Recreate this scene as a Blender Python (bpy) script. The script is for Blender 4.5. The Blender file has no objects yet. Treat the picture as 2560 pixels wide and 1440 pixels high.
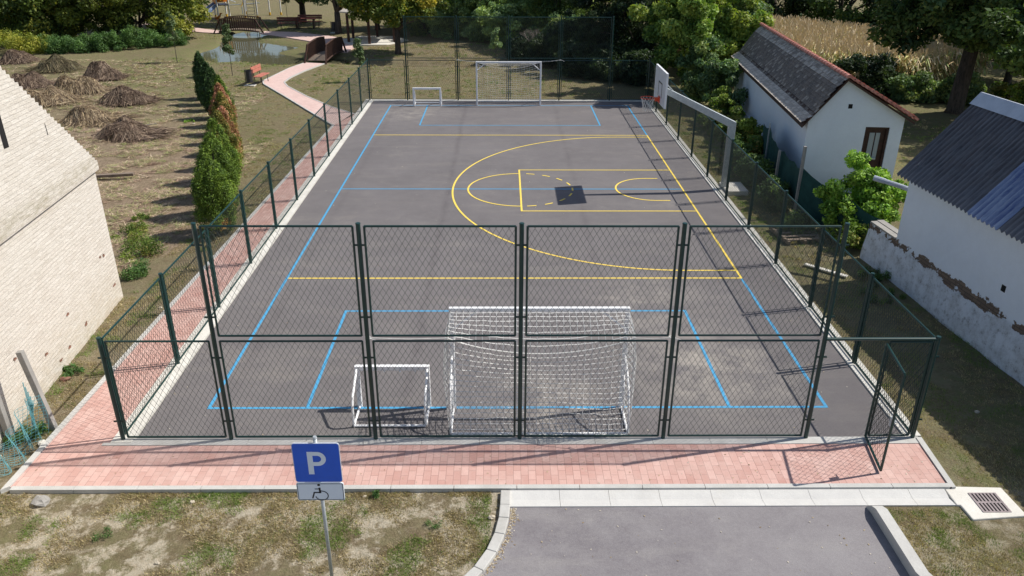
import bpy, math, random
import numpy as np
from mathutils import Vector, Matrix, noise
random.seed(7); RNG = np.random.default_rng(7)
sc = bpy.context.scene
COL = sc.collection
R = math.radians
Z = Vector((0, 0, 1))

# ------------------------------------------------------------------ helpers
def tag(o, label=None, cat=None, group=None, kind=None):
    if label: o['label'] = label
    if cat: o['category'] = cat
    if group: o['group'] = group
    if kind: o['kind'] = kind
    return o

def empty(name, loc, label=None, cat=None, group=None, rz=0):
    o = bpy.data.objects.new(name, None); COL.objects.link(o)
    o.location = loc; o.rotation_euler = (0, 0, rz); o.empty_display_size = .2
    return tag(o, label, cat, group)

def copy_tree(o, parent=None):
    c = o.copy(); COL.objects.link(c)
    if parent is not None: c.parent = parent
    for ch in list(o.children): copy_tree(ch, c)
    return c

class MB:
    def __init__(s): s.v = []; s.f = []; s.c = []; s.col = (1, 1, 1, 1)
    def add(s, vs, fs):
        n = len(s.v); s.v += [tuple(p) for p in vs]; s.f += [tuple(i + n for i in f) for f in fs]
        s.c += [s.col] * len(vs); return s
    def box(s, x0, x1, y0, y1, z0, z1):
        return s.add([(x0,y0,z0),(x1,y0,z0),(x1,y1,z0),(x0,y1,z0),(x0,y0,z1),(x1,y0,z1),(x1,y1,z1),(x0,y1,z1)],
              [(0,3,2,1),(4,5,6,7),(0,1,5,4),(1,2,6,5),(2,3,7,6),(3,0,4,7)])
    def bar(s, p0, p1, w, h, up=Z):            # rectangular bar
        p0 = Vector(p0); p1 = Vector(p1); d = (p1 - p0).normalized()
        a = d.cross(Vector(up))
        if a.length < 1e-4: a = d.cross(Vector((1, 0, 0)))
        a.normalize(); b = a.cross(d).normalized()
        vs = [p + a*(w/2*i) + b*(h/2*j) for p in (p0, p1) for i, j in ((-1,-1),(1,-1),(1,1),(-1,1))]
        return s.add(vs, [(0,1,2,3),(7,6,5,4),(0,4,5,1),(1,5,6,2),(2,6,7,3),(3,7,4,0)])
    def path(s, pts, r, n=8, cap=True):        # tube through points, r number or list
        pts = [Vector(p) for p in pts]; m = len(pts)
        rs = r if isinstance(r, (list, tuple)) else [r] * m
        vs = []; ref = None
        for i, p in enumerate(pts):
            d = (pts[min(i+1, m-1)] - pts[max(i-1, 0)]).normalized()
            if ref is None:
                ref = d.cross(Z)
                if ref.length < 1e-3: ref = d.cross(Vector((1, 0, 0)))
            a = (ref - d * ref.dot(d)).normalized(); ref = a; b = d.cross(a)
            for k in range(n):
                t = 2*math.pi*k/n
                vs.append(p + (a*math.cos(t) + b*math.sin(t)) * rs[i])
        fs = [(i*n+k, i*n+(k+1) % n, (i+1)*n+(k+1) % n, (i+1)*n+k) for i in range(m-1) for k in range(n)]
        if cap: fs += [tuple(range(n-1, -1, -1)), tuple(range((m-1)*n, m*n))]
        return s.add(vs, fs)
    def prism(s, poly, z0, z1):                # vertical prism over an xy polygon (ccw)
        n = len(poly)
        vs = [(x, y, z0) for x, y in poly] + [(x, y, z1) for x, y in poly]
        return s.add(vs, [tuple(range(n-1, -1, -1)), tuple(range(n, 2*n))] + [(i, (i+1) % n, (i+1) % n + n, i+n) for i in range(n)])
    def quad(s, *p): return s.add(p, [tuple(range(len(p)))])
    def build(s, name, mat, parent=None, smooth=False, bevel=0, tf=None, **kw):
        me = bpy.data.meshes.new(name)
        L = Vector((0, 0, 0))
        if parent is not None:
            q = parent
            while q is not None: L = L + q.location; q = q.parent
        vv = [(x-L.x, y-L.y, z-L.z) for x, y, z in s.v] if not kw.get('local') else s.v
        me.from_pydata(vv, [], s.f); me.update()
        if any(c != (1, 1, 1, 1) for c in s.c):
            at = me.color_attributes.new('tint', 'FLOAT_COLOR', 'POINT')
            at.data.foreach_set('color', np.array(s.c, dtype=np.float32).ravel())
        me.materials.append(mat)
        if smooth: me.polygons.foreach_set('use_smooth', [True] * len(me.polygons))
        o = bpy.data.objects.new(name, me); COL.objects.link(o)
        if parent is not None: o.parent = parent
        if bevel:
            m = o.modifiers.new('bevel', 'BEVEL'); m.width = bevel; m.segments = 2; m.limit_method = 'ANGLE'
        tag(o, kw.get('label'), kw.get('cat'), kw.get('group'), kw.get('kind'))
        return o

def fast_mesh(name, V, F, C, mat, parent=None, loc=None):
    """V (n,3) F (m,4) C (n,3) numpy -> object"""
    me = bpy.data.meshes.new(name)
    n, m, k = len(V), len(F), F.shape[1]
    me.vertices.add(n); me.vertices.foreach_set('co', V.astype(np.float32).ravel())
    me.loops.add(m*k); me.loops.foreach_set('vertex_index', F.astype(np.int32).ravel())
    me.polygons.add(m); me.polygons.foreach_set('loop_start', np.arange(0, m*k, k, dtype=np.int32))
    me.update(calc_edges=True)
    at = me.color_attributes.new('tint', 'FLOAT_COLOR', 'POINT')
    at.data.foreach_set('color', np.concatenate([C, np.ones((n, 1))], 1).astype(np.float32).ravel())
    me.materials.append(mat)
    o = bpy.data.objects.new(name, me); COL.objects.link(o)
    if parent is not None: o.parent = parent
    if loc is not None: o.location = loc
    return o

# ------------------------------------------------------------------ materials
def mat(name, base=(.5,.5,.5), rough=.6, metal=0, spec=.5):
    m = bpy.data.materials.new(name); m.use_nodes = True
    b = m.node_tree.nodes['Principled BSDF']
    b.inputs['Base Color'].default_value = (*base, 1); b.inputs['Roughness'].default_value = rough
    b.inputs['Metallic'].default_value = metal; b.inputs['Specular IOR Level'].default_value = spec
    return m
class NT:
    def __init__(s, m): s.m = m; s.t = m.node_tree; s.b = s.t.nodes['Principled BSDF']
    def n(s, typ, **k):
        o = s.t.nodes.new(typ)
        for a, v in k.items():
            if a.startswith('_'): o.inputs[a[1:].replace('_', ' ')].default_value = v
            else: setattr(o, a, v)
        return o
    def l(s, a, b): s.t.links.new(a, b)
    def coord(s, scale=(1,1,1), rot=(0,0,0), loc=(0,0,0)):
        tc = s.n('ShaderNodeTexCoord'); mp = s.n('ShaderNodeMapping')
        mp.inputs['Scale'].default_value = scale; mp.inputs['Rotation'].default_value = rot; mp.inputs['Location'].default_value = loc
        s.l(tc.outputs['Object'], mp.inputs[0]); return mp.outputs[0]
    def noise(s, vec, scale, detail=4, rough=.6, lo=.35, hi=.65, dist=0):
        a = s.n('ShaderNodeTexNoise'); a.inputs['Scale'].default_value = scale; a.inputs['Detail'].default_value = detail
        a.inputs['Roughness'].default_value = rough; a.inputs['Distortion'].default_value = dist; s.l(vec, a.inputs['Vector'])
        r = s.n('ShaderNodeMapRange'); r.inputs['From Min'].default_value = lo; r.inputs['From Max'].default_value = hi
        s.l(a.outputs[0], r.inputs['Value']); return r.outputs[0]
    def mix(s, f, a, b, mode='MIX'):
        x = s.n('ShaderNodeMix', data_type='RGBA', blend_type=mode)
        for i, v in ((0, f), (6, a), (7, b)):
            if isinstance(v, (int, float)): x.inputs[i].default_value = v
            elif isinstance(v, tuple): x.inputs[i].default_value = (*v, 1)
            else: s.l(v, x.inputs[i])
        return x.outputs[2]
    def math(s, op, a, b=0, clamp=False):
        x = s.n('ShaderNodeMath', operation=op, use_clamp=clamp)
        for i, v in ((0, a), (1, b)):
            if isinstance(v, (int, float)): x.inputs[i].default_value = v
            else: s.l(v, x.inputs[i])
        return x.outputs[0]
    def attr(s, name='tint'):
        a = s.n('ShaderNodeVertexColor', layer_name=name); return a.outputs[0]
    def sep(s, c):
        x = s.n('ShaderNodeSeparateColor'); s.l(c, x.inputs[0]); return x.outputs
    def xyz(s, v):
        x = s.n('ShaderNodeSeparateXYZ'); s.l(v, x.inputs[0]); return x.outputs
    def color(s, c): s.l(c, s.b.inputs['Base Color'])
    def bump(s, h, strength=.4, dist=.02, prev=None):
        x = s.n('ShaderNodeBump'); x.inputs['Strength'].default_value = strength; x.inputs['Distance'].default_value = dist
        s.l(h, x.inputs['Height'])
        if prev is not None: s.l(prev, x.inputs['Normal'])
        s.l(x.outputs[0], s.b.inputs['Normal']); return x.outputs[0]

def m_asphalt(name, base, dark, light, warm):
    m = mat(name, rough=.9, spec=.25); t = NT(m); c = t.coord()
    big = t.noise(c, .35, 5, .6, .38, .68); med = t.noise(c, 1.7, 6, .7, .4, .72, .4); fine = t.noise(c, 60, 3, .7, .3, .7)
    streak = t.noise(t.coord((.22, 1.4, 1), (0, 0, .5)), 1.2, 5, .65, .52, .78)
    grain = t.noise(c, 24, 6, .85, .36, .64); a = t.mix(big, dark, base); a = t.mix(t.math('MULTIPLY', med, .35), a, light); blot = t.noise(t.coord(loc=(3,1,0)), .62, 9, .80, .54, .74); a = t.mix(t.math('MULTIPLY', blot, .55), a, warm); a = t.mix(t.math('MULTIPLY', grain, .35), a, light); spk = t.noise(c, 9, 8, .85, .62, .75); a = t.mix(t.math('MULTIPLY', spk, .6), a, warm)
    a = t.mix(t.math('MULTIPLY', streak, .35), a, warm)
    a = t.mix(t.math('MULTIPLY', fine, .45), a, t.mix(.5, a, (.02,.02,.02)))
    if name == 'court_asphalt':
        p = t.xyz(c); wv = t.math('ADD', p[0], t.math('MULTIPLY', t.noise(c, .7, 4, .6, 0, 1), .25))
        for x_, k_ in ((7.85, .38), (3.55, .25), (11.2, .2)):
            sm_ = t.n('ShaderNodeMapRange'); sm_.inputs['From Min'].default_value = .16; sm_.inputs['From Max'].default_value = .0
            t.l(t.math('ABSOLUTE', t.math('ADD', wv, x_-.12)), sm_.inputs['Value']); a = t.mix(t.math('MULTIPLY', t.math('MULTIPLY', sm_.outputs[0], k_), t.noise(c, 1.5, 5, .7, .3, .6)), a, (.07,.06,.065))
        for cx_, cy_, rr_, k_ in ((-1.9,-11.6,2.4,.75),(-5.2,-12.9,1.4,.7),(-2.6,-8.6,2.0,.5),(-10.3,11.3,2.4,.45)):
            dx = t.math('ADD', p[0], -cx_); dy = t.math('ADD', p[1], -cy_)
            d2 = t.math('SQRT', t.math('ADD', t.math('MULTIPLY', dx, dx), t.math('MULTIPLY', dy, dy)))
            mr = t.n('ShaderNodeMapRange'); mr.inputs['From Min'].default_value = rr_; mr.inputs['From Max'].default_value = 0; t.l(d2, mr.inputs['Value'])
            a = t.mix(t.math('MULTIPLY', t.math('MULTIPLY', mr.outputs[0], k_), t.noise(c, 1.3, 8, .8, .42, .66)), a, (.50,.455,.39))
    dots = t.n('ShaderNodeTexVoronoi'); dots.inputs['Scale'].default_value = 3.2; t.l(c, dots.inputs['Vector'])
    d = t.n('ShaderNodeMapRange'); d.inputs['From Min'].default_value = .05; d.inputs['From Max'].default_value = .02; t.l(dots.outputs['Distance'], d.inputs['Value'])
    a = t.mix(t.math('MULTIPLY', d.outputs[0], t.noise(c, .8, 3, .5, .5, .6)), a, (.45,.42,.36))
    t.color(a); t.bump(fine, .35, .006)
    return m
M = {}
M['court'] = m_asphalt('court_asphalt', (.180,.165,.168), (.145,.133,.136), (.235,.220,.217), (.30,.272,.240))
M['road'] = m_asphalt('parking_asphalt', (.255,.236,.245), (.185,.168,.180), (.37,.355,.355), (.42,.40,.37))

def m_paint(name, c):
    m = mat(name, c, .7); t = NT(m); v = t.coord()
    w = t.noise(v, 18, 5, .75, .5, .8); t.color(t.mix(t.math('MULTIPLY', w, .6), c, (.19,.175,.18)))
    return m
M['blue_line'] = m_paint('blue_road_paint', (.060,.33,.58)); M['yellow_line'] = m_paint('yellow_road_paint', (.90,.66,.10))

def m_concrete(name, a, b, joint=0, jrot=0, stain=(.30,.28,.24)):
    m = mat(name, a, .85, spec=.3); t = NT(m); v = t.coord()
    n1 = t.noise(v, 2.2, 6, .7, .35, .7); n2 = t.noise(v, 45, 3, .6, .3, .7)
    c = t.mix(n1, a, b); c = t.mix(t.math('MULTIPLY', t.noise(v, .9, 5, .7, .55, .8), .5), c, stain)
    c = t.mix(t.math('MULTIPLY', n2, .12), c, (.2,.2,.2))
    t.color(c); t.bump(n2, .3, .006); return m
M['kerb'] = m_concrete('kerb_concrete', (.58,.57,.54), (.47,.46,.43))
M['gutter'] = m_concrete('gutter_concrete', (.66,.65,.62), (.57,.56,.54), stain=(.5,.46,.38))
M['slab'] = m_concrete('white_concrete', (.78,.75,.68), (.66,.63,.56), stain=(.5,.46,.38))
M['strip'] = m_concrete('pale_concrete_strip', (.74,.72,.66), (.58,.56,.51), stain=(.42,.40,.36))
M['old_conc'] = m_concrete('weathered_concrete', (.38,.36,.33), (.26,.25,.235))

def m_paver(name, scale=1.0, rot=0):
    m = mat(name, rough=.9, spec=.2); t = NT(m); v = t.coord(rot=(0, 0, rot))
    b = t.n('ShaderNodeTexBrick', offset=.5, _Scale=1.0, _Mortar_Size=.0045, _Mortar_Smooth=.2, _Bias=0.0, _Brick_Width=.235, _Row_Height=.122)
    b.inputs['Color1'].default_value = (.52,.30,.255, 1); b.inputs['Color2'].default_value = (.66,.43,.375, 1); b.inputs['Mortar'].default_value = (.36,.215,.19, 1)
    t.l(v, b.inputs['Vector'])
    w = t.coord(); n1 = t.noise(w, .9, 5, .7, .4, .7); n2 = t.noise(w, 14, 4, .7, .35, .7); n3 = t.noise(w, 70, 2, .6, .3, .7)
    c = t.mix(t.math('MULTIPLY', n1, .35), b.outputs[0], (.74,.60,.54)); c = t.mix(t.math('MULTIPLY', n2, .25), c, (.52,.27,.23))
    c = t.mix(t.math('MULTIPLY', n3, .1), c, (.2,.12,.1)); c = t.mix(t.math('MULTIPLY', t.noise(w, 2.2, 8, .8, .52, .72), .35), c, (.44,.30,.25))
    if rot == R(45): c = t.mix(.4, c, (.76,.63,.58))
    t.color(c)
    inv = t.math('SUBTRACT', 1, b.outputs['Fac']); t.bump(t.math('ADD', inv, t.math('MULTIPLY', n3, .15)), .5, .006)
    return m
M['paver'] = m_paver('red_paving_bricks', 1, R(90)); M['paver2'] = m_paver('red_paving_bricks_path', 1, R(45))

def m_ground():
    m = mat('dry_lawn', rough=1, spec=.1); t = NT(m); v = t.coord()
    k = t.sep(t.attr()); sand_a, green_a, straw_a = k[0], k[1], k[2]
    n1 = t.noise(v, .8, 6, .7, .38, .62, .1); n2 = t.noise(v, 3.2, 7, .76, .40, .62, .1); n3 = t.noise(v, 14, 5, .75, .35, .65); n4 = t.noise(v, 90, 3, .7, .3, .7)
    nb = t.noise(t.coord(loc=(13, 5, 0)), 1.7, 9, .78, .475, .56, .1)
    vs = t.coord((1, .25, 1), (0, 0, .2)); s1 = t.noise(vs, 22, 4, .75, .35, .65)
    c = t.mix(n2, (.33,.25,.16), (.47,.38,.25))
    c = t.mix(t.math('MULTIPLY', n3, .55), c, (.17,.13,.08))
    g = t.math('MULTIPLY', t.math('ADD', t.math('MULTIPLY', n1, .65), green_a), t.math('ADD', t.math('MULTIPLY', n2, .6), .25), True)
    c = t.mix(t.math('MULTIPLY', g, .85, True), c, t.mix(n3, (.14,.175,.055), (.31,.325,.135)))
    st = t.mix(s1, (.30,.205,.15), (.66,.50,.36)); c = t.mix(t.math('MULTIPLY', straw_a, t.math('ADD', t.math('MULTIPLY', n2, .5), .45), True), c, st)
    sd = t.math('MULTIPLY', nb, sand_a, True)
    c = t.mix(sd, c, t.mix(n3, (.60,.50,.36), (.85,.76,.60)))
    nf = t.noise(v, 26, 8, .85, .38, .60); nm = t.noise(v, 7, 7, .8, .40, .60); c = t.mix(t.math('MULTIPLY', nf, .45), c, t.mix(.62, c, (.05,.045,.02))); c = t.mix(t.math('MULTIPLY', nm, .35), c, t.mix(.5, c, (.06,.07,.025))); c = t.mix(t.math('MULTIPLY', n4, .25), c, t.mix(.55, c, (.02,.016,.008)))
    t.color(c); t.bump(t.math('ADD', n4, t.math('MULTIPLY', n3, 1.2)), .7, .03); return m
M['ground'] = m_ground()

def m_leaf(name, trans=.35, tr_col=(1.25, 1.35, .5)):
    m = bpy.data.materials.new(name); m.use_nodes = True; t = NT(m)
    a = t.attr(); t.color(a); t.b.inputs['Roughness'].default_value = .55; t.b.inputs['Specular IOR Level'].default_value = .25
    tr = t.n('ShaderNodeBsdfTranslucent'); t.l(t.mix(1.0, a, tr_col, 'MULTIPLY'), tr.inputs['Color'])
    ms = t.n('ShaderNodeMixShader'); ms.inputs[0].default_value = trans
    out = t.t.nodes['Material Output']; t.l(t.b.outputs[0], ms.inputs[1]); t.l(tr.outputs[0], ms.inputs[2]); t.l(ms.outputs[0], out.inputs['Surface'])
    return m
M['leaf'] = m_leaf('foliage', .28); M['thuja'] = m_leaf('thuja_foliage', .12); M['dry_leaf'] = m_leaf('dry_foliage', .2, (1.05, 1.0, .9))
def m_bark():
    m = mat('bark', rough=.95); t = NT(m); v = t.coord((1, 1, .25)); n = t.noise(v, 14, 5, .7, .35, .65)
    t.color(t.mix(n, (.035,.028,.022), (.12,.095,.075))); t.bump(n, .8, .03); return m
M['bark'] = m_bark()
def m_simple(name, a, b, rough=.5, metal=0, sc_=8, spec=.5, amt=1.0):
    m = mat(name, a, rough, metal, spec); t = NT(m); n = t.noise(t.coord(), sc_, 5, .7, .4, .7); t.color(t.mix(t.math('MULTIPLY', n, amt), a, b)); return m
M['green'] = m_simple('dark_green_powder_coat', (.006,.034,.030), (.010,.048,.042), .35)
M['wire'] = m_simple('green_coated_wire', (.006,.016,.013), (.010,.024,.02), .5)
M['white'] = m_simple('white_enamel', (.90,.90,.91), (.78,.78,.78), .4, sc_=5)
M['net'] = m_simple('white_net_cord', (.80,.79,.76), (.66,.65,.62), .9)
M['galv'] = m_simple('galvanised_steel', (.52,.56,.58), (.40,.44,.46), .45, .35, 12)
M['board'] = m_simple('backboard_white', (.62,.64,.68), (.54,.56,.60), .5, sc_=3)
M['black'] = m_simple('black_paint', (.012,.012,.014), (.03,.03,.03), .5)
M['orange'] = m_simple('orange_red_enamel', (.80,.08,.02), (.62,.06,.02), .4)
M['signblue'] = m_simple('sign_blue', (.012,.115,.66), (.014,.10,.58), .35, sc_=2)
M['signwhite'] = m_simple('sign_white', (.80,.86,.90), (.74,.80,.86), .4, sc_=2)
M['signback'] = m_simple('sign_edge', (.62,.66,.72), (.5,.54,.6), .4, .2)
M['wood_red'] = m_simple('red_stained_wood', (.42,.14,.10), (.54,.21,.15), .6); M['maroon'] = m_simple('maroon_timber', (.13,.035,.028), (.20,.06,.045), .6)
M['wood_dark'] = m_simple('dark_brown_timber', (.038,.017,.011), (.085,.036,.023), .7)
M['plank'] = m_simple('grey_brown_planks', (.26,.20,.15), (.14,.11,.09), .85)
M['binm'] = m_simple('black_bin_metal', (.022,.022,.028), (.05,.05,.06), .5)
M['yellow_p'] = m_simple('yellow_plastic', (.85,.50,.02), (.75,.42,.02), .35)
M['blue_p'] = m_simple('pale_blue_plastic', (.33,.45,.72), (.25,.36,.64), .35)
M['orange_p'] = m_simple('orange_plastic', (.75,.26,.03), (.62,.2,.03), .4)
M['stone'] = m_simple('pale_stone', (.55,.49,.38), (.38,.33,.26), .9)
M['glass'] = mat('window_glass', (.35,.40,.42), .12, 0, .6)
M['iron'] = m_simple('cast_iron', (.34,.28,.28), (.24,.20,.20), .7, .1)
M['hole_shadow'] = mat('void_shadow_black', (.008,.007,.007), .9)
M['brickred'] = m_simple('broken_red_brick', (.27,.13,.085), (.16,.09,.065), .9)

def m_water():
    m = mat('pond_water', (.13,.125,.075), .03, 0, 1.0); t = NT(m); b = t.b
    b.inputs['IOR'].default_value = 1.7; n = t.noise(t.coord(), 2.5, 3, .5, .3, .7); t.bump(n, .03, .05); return m
M['water'] = m_water()
def m_shade_net():
    m = mat('green_shade_cloth', (.018,.062,.058), .85, spec=.2); t = NT(m); n = t.noise(t.coord((1,1,1)), 3, 5, .7, .3, .7)
    t.color(t.mix(n, (.013,.045,.042), (.026,.085,.078))); return m
M['shade'] = m_shade_net()
def m_barn():
    m = mat('pale_brick_wall', rough=.95, spec=.15); t = NT(m); v = t.coord()
    p = t.xyz(v); cx = t.n('ShaderNodeCombineXYZ'); t.l(p[1], cx.inputs[0]); t.l(p[2], cx.inputs[1])
    b = t.n('ShaderNodeTexBrick', offset=.5, _Scale=1.0, _Mortar_Size=.006, _Mortar_Smooth=.6, _Brick_Width=.29, _Row_Height=.078)
    b.inputs['Color1'].default_value = (.75,.70,.625,1); b.inputs['Color2'].default_value = (.66,.605,.53,1); b.inputs['Mortar'].default_value = (.52,.475,.42,1)
    t.l(cx.outputs[0], b.inputs['Vector'])
    n1 = t.noise(v, 1.3, 6, .7, .35, .68); n2 = t.noise(t.coord((1,.6,2.2)), 6, 6, .75, .42, .7); n3 = t.noise(v, 30, 4, .7, .3, .7)
    c = t.mix(t.math('MULTIPLY', n1, .55), b.outputs[0], (.77,.73,.66)); c = t.mix(t.math('MULTIPLY', n2, .34), c, (.56,.50,.41)); c = t.mix(t.math('MULTIPLY', t.noise(t.coord((1,.35,3)), 3.2, 7, .8, .5, .72), .35), c, (.50,.45,.37))
    # damp brown foot of the wall, and a mossy band above the ledge
    foot = t.n('ShaderNodeMapRange'); foot.inputs['From Min'].default_value = 1.0; foot.inputs['From Max'].default_value = 0.0; t.l(p[2], foot.inputs['Value'])
    c = t.mix(t.math('MULTIPLY', foot.outputs[0], t.math('ADD', t.math('MULTIPLY', n2, .5), .12), True), c, (.56,.46,.33))
    band = t.n('ShaderNodeMapRange'); band.inputs['From Min'].default_value = .34; band.inputs['From Max'].default_value = .05
    t.l(t.math('ABSOLUTE', t.math('SUBTRACT', p[2], 3.25)), band.inputs['Value'])
    c = t.mix(t.math('MULTIPLY', band.outputs[0], t.math('ADD', t.math('MULTIPLY', n2, .7), .15), True), c, (.36,.32,.22))
    # a few holes where bricks have fallen out
    vo = t.n('ShaderNodeTexVoronoi'); vo.inputs['Scale'].default_value = .95; vo.inputs['Randomness'].default_value = 1
    t.l(t.coord((1, 1, 1.7), loc=(.3, .3, .2)), vo.inputs['Vector'])
    hm = t.math('ADD', vo.outputs['Distance'], t.math('MULTIPLY', n3, .05))
    hl = t.n('ShaderNodeMapRange'); hl.inputs['From Min'].default_value = .085; hl.inputs['From Max'].default_value = .07; t.l(hm, hl.inputs['Value'])
    low = t.math('LESS_THAN', p[2], 1.9)
    c = t.mix(t.math('MULTIPLY', hl.outputs[0], low), c, (.17,.085,.055))
    t.color(c)
    c = t.mix(t.math('MULTIPLY', t.noise(t.coord((1,.25,5)), 4.5, 6, .8, .56, .7), .4), c, (.47,.42,.35)); t.color(c)
    bp = t.bump(t.math('SUBTRACT', 1, b.outputs['Fac']), .5, .015); t.bump(t.math('ADD', n2, n3), .45, .02, bp)
    return m
M['barn'] = m_barn()
def m_whitewall(name, rough_low=False):
    m = mat(name, rough=.9, spec=.2); t = NT(m); v = t.coord(); p = t.xyz(v)
    n1 = t.noise(v, .8, 5, .6, .35, .7); n2 = t.noise(v, 6, 6, .75, .4, .7); n3 = t.noise(v, 30, 4, .7, .3, .7)
    c = t.mix(n1, (.82,.87,.93), (.76,.81,.88)); c = t.mix(t.math('MULTIPLY', n2, .10), c, (.5,.5,.5))
    if rough_low:
        h = t.math('ADD', p[2], t.math('MULTIPLY', t.noise(v, 1.1, 5, .7, 0, 1), .5))
        lo = t.n('ShaderNodeMapRange'); lo.inputs['From Min'].default_value = 1.22; lo.inputs['From Max'].default_value = 1.12; t.l(h, lo.inputs['Value'])
        low = t.mix(t.noise(v, 3.5, 7, .78, .42, .66), (.82,.86,.92), (.56,.58,.61)); low = t.mix(t.math('MULTIPLY', t.noise(v, 7, 7, .82, .55, .68), .8), low, (.24,.24,.25))
        c = t.mix(lo.outputs[0], c, low)
        # plaster fallen off: brown brick in patches along that line
        pz = t.n('ShaderNodeMapRange'); pz.inputs['From Min'].default_value = .30; pz.inputs['From Max'].default_value = .0
        t.l(t.math('ABSOLUTE', t.math('SUBTRACT', p[2], .93)), pz.inputs['Value'])
        pn = t.noise(t.coord((1, .8, 1.3), loc=(0, .9, 0)), 1.7, 6, .68, .35, .65)
        pt = t.n('ShaderNodeMapRange'); pt.inputs['From Min'].default_value = .50; pt.inputs['From Max'].default_value = .53; t.l(t.math('MULTIPLY', pz.outputs[0], t.math('ADD', pn, .25)), pt.inputs['Value'])
        bm = t.n('ShaderNodeTexBrick', offset=.5, _Scale=1.0, _Mortar_Size=.008, _Brick_Width=.26, _Row_Height=.075)
        bm.inputs['Color1'].default_value = (.25,.18,.13,1); bm.inputs['Color2'].default_value = (.17,.125,.095,1); bm.inputs['Mortar'].default_value = (.11,.09,.075,1)
        cb = t.n('ShaderNodeCombineXYZ'); t.l(p[1], cb.inputs[0]); t.l(p[2], cb.inputs[1]); t.l(cb.outputs[0], bm.inputs['Vector'])
        c = t.mix(pt.outputs[0], c, bm.outputs[0])
        t.color(c)
        hgt = t.math('ADD', t.math('MULTIPLY', pt.outputs[0], -1.5), t.math('MULTIPLY', t.math('ADD', n2, n3), t.math('ADD', lo.outputs[0], .1)))
        t.bump(hgt, .6, .03)
    else:
        gl = t.n('ShaderNodeMapRange'); gl.inputs['From Min'].default_value = .7; gl.inputs['From Max'].default_value = 0.0; t.l(p[2], gl.inputs['Value'])
        c = t.mix(t.math('MULTIPLY', gl.outputs[0], .5), c, (.40,.42,.46)); t.color(c); t.bump(n3, .25, .01)
    return m
M['wallR'] = m_whitewall('peeling_whitewash', True); M['wallH'] = m_whitewall('white_render')
def m_oldtile():
    m = mat('old_grey_roof_tiles', rough=.9, spec=.2); t = NT(m); v = t.coord()
    k = t.sep(t.attr()); n = t.noise(v, 5, 5, .75, .35, .65); n2 = t.noise(v, 1.0, 5, .7, .4, .65)
    c = t.mix(n, (.11,.10,.093), (.27,.235,.205)); c = t.mix(t.math('MULTIPLY', n2, .5), c, (.27,.215,.17))
    c = t.mix(k[0], (.60,.54,.46), c); t.color(c); t.bump(t.noise(v, 30, 4, .7, .3, .7), .4, .01); return m
M['oldtile'] = m_oldtile()
M['redtile'] = m_simple('red_clay_tiles', (.46,.16,.11), (.66,.33,.27), .8, sc_=6)
def m_corr():
    m = mat('grey_corrugated_cement', rough=.75, spec=.3); t = NT(m); v = t.coord()
    n = t.noise(t.coord((.5, 3, .5)), 5, 6, .75, .35, .68); n2 = t.noise(v, 1.4, 5, .7, .4, .7)
    c = t.mix(n, (.035,.037,.048), (.13,.138,.16)); c = t.mix(t.math('MULTIPLY', n2, .5), c, (.10,.085,.085))
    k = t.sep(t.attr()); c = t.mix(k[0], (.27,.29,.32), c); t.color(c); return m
M['corr'] = m_corr()
def m_blue():
    m = mat('blue_translucent_sheet', rough=.35); t = NT(m); k = t.sep(t.attr())
    n = t.noise(t.coord((.3, 2.5, .5)), 3, 6, .75, .38, .66); c = t.mix(n, (.025,.055,.20), (.26,.33,.48)); t.color(t.mix(k[0], (.50,.56,.66), c)); return m
M['bluepanel'] = m_blue()
M['cap'] = m_simple('zinc_ridge_cap', (.55,.58,.63), (.44,.47,.52), .5, .3, 3)
M['teal'] = m_simple('teal_net_cord', (.09,.29,.33), (.14,.35,.38), .8)
M['pvc'] = m_simple('grey_drain_pipe', (.42,.46,.54), (.30,.33,.40), .45)

# ------------------------------------------------------------------ sun, sky, camera
SUN = Vector((.823, .183, 1)).normalized()
elev = math.asin(SUN.z); az = math.atan2(SUN.x, SUN.y)        # azimuth clockwise from +Y
w = bpy.data.worlds.new('World'); sc.world = w; w.use_nodes = True
bg = w.node_tree.nodes['Background']; sky = w.node_tree.nodes.new('ShaderNodeTexSky')
sky.sky_type = 'NISHITA'; sky.sun_disc = False; sky.sun_elevation = elev; sky.sun_rotation = az
sky.air_density = 1.0; sky.dust_density = 1.2; sky.ozone_density = 1.0
w.node_tree.links.new(sky.outputs[0], bg.inputs[0]); bg.inputs[1].default_value = .108
sl = bpy.data.lights.new('Sun', 'SUN'); sl.energy = 5.0; sl.angle = R(.5); sl.color = (1, .955, .88)
so = bpy.data.objects.new('Sun', sl); COL.objects.link(so); so.rotation_euler = SUN.to_track_quat('Z', 'Y').to_euler(); so.location = (20, 5, 30)
cam = bpy.data.cameras.new('Camera'); co = bpy.data.objects.new('Camera', cam); COL.objects.link(co); sc.camera = co
cam.sensor_width = 36; cam.lens = 36 * 1974.44 / 2560; cam.clip_end = 1500; cam.clip_start = .1
co.matrix_world = Matrix.Translation((-6.013, -25.383, 8.232)) @ Matrix.Rotation(R(-.673), 4, 'Z') @ Matrix.Rotation(R(90 - 25.107), 4, 'X') @ Matrix.Rotation(R(.251), 4, 'Z')
sc.view_settings.view_transform = 'Standard'; sc.view_settings.look = 'None'; sc.view_settings.exposure = 0
sc.cycles.max_bounces = 6; sc.cycles.diffuse_bounces = 3; sc.cycles.transparent_max_bounces = 8

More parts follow.
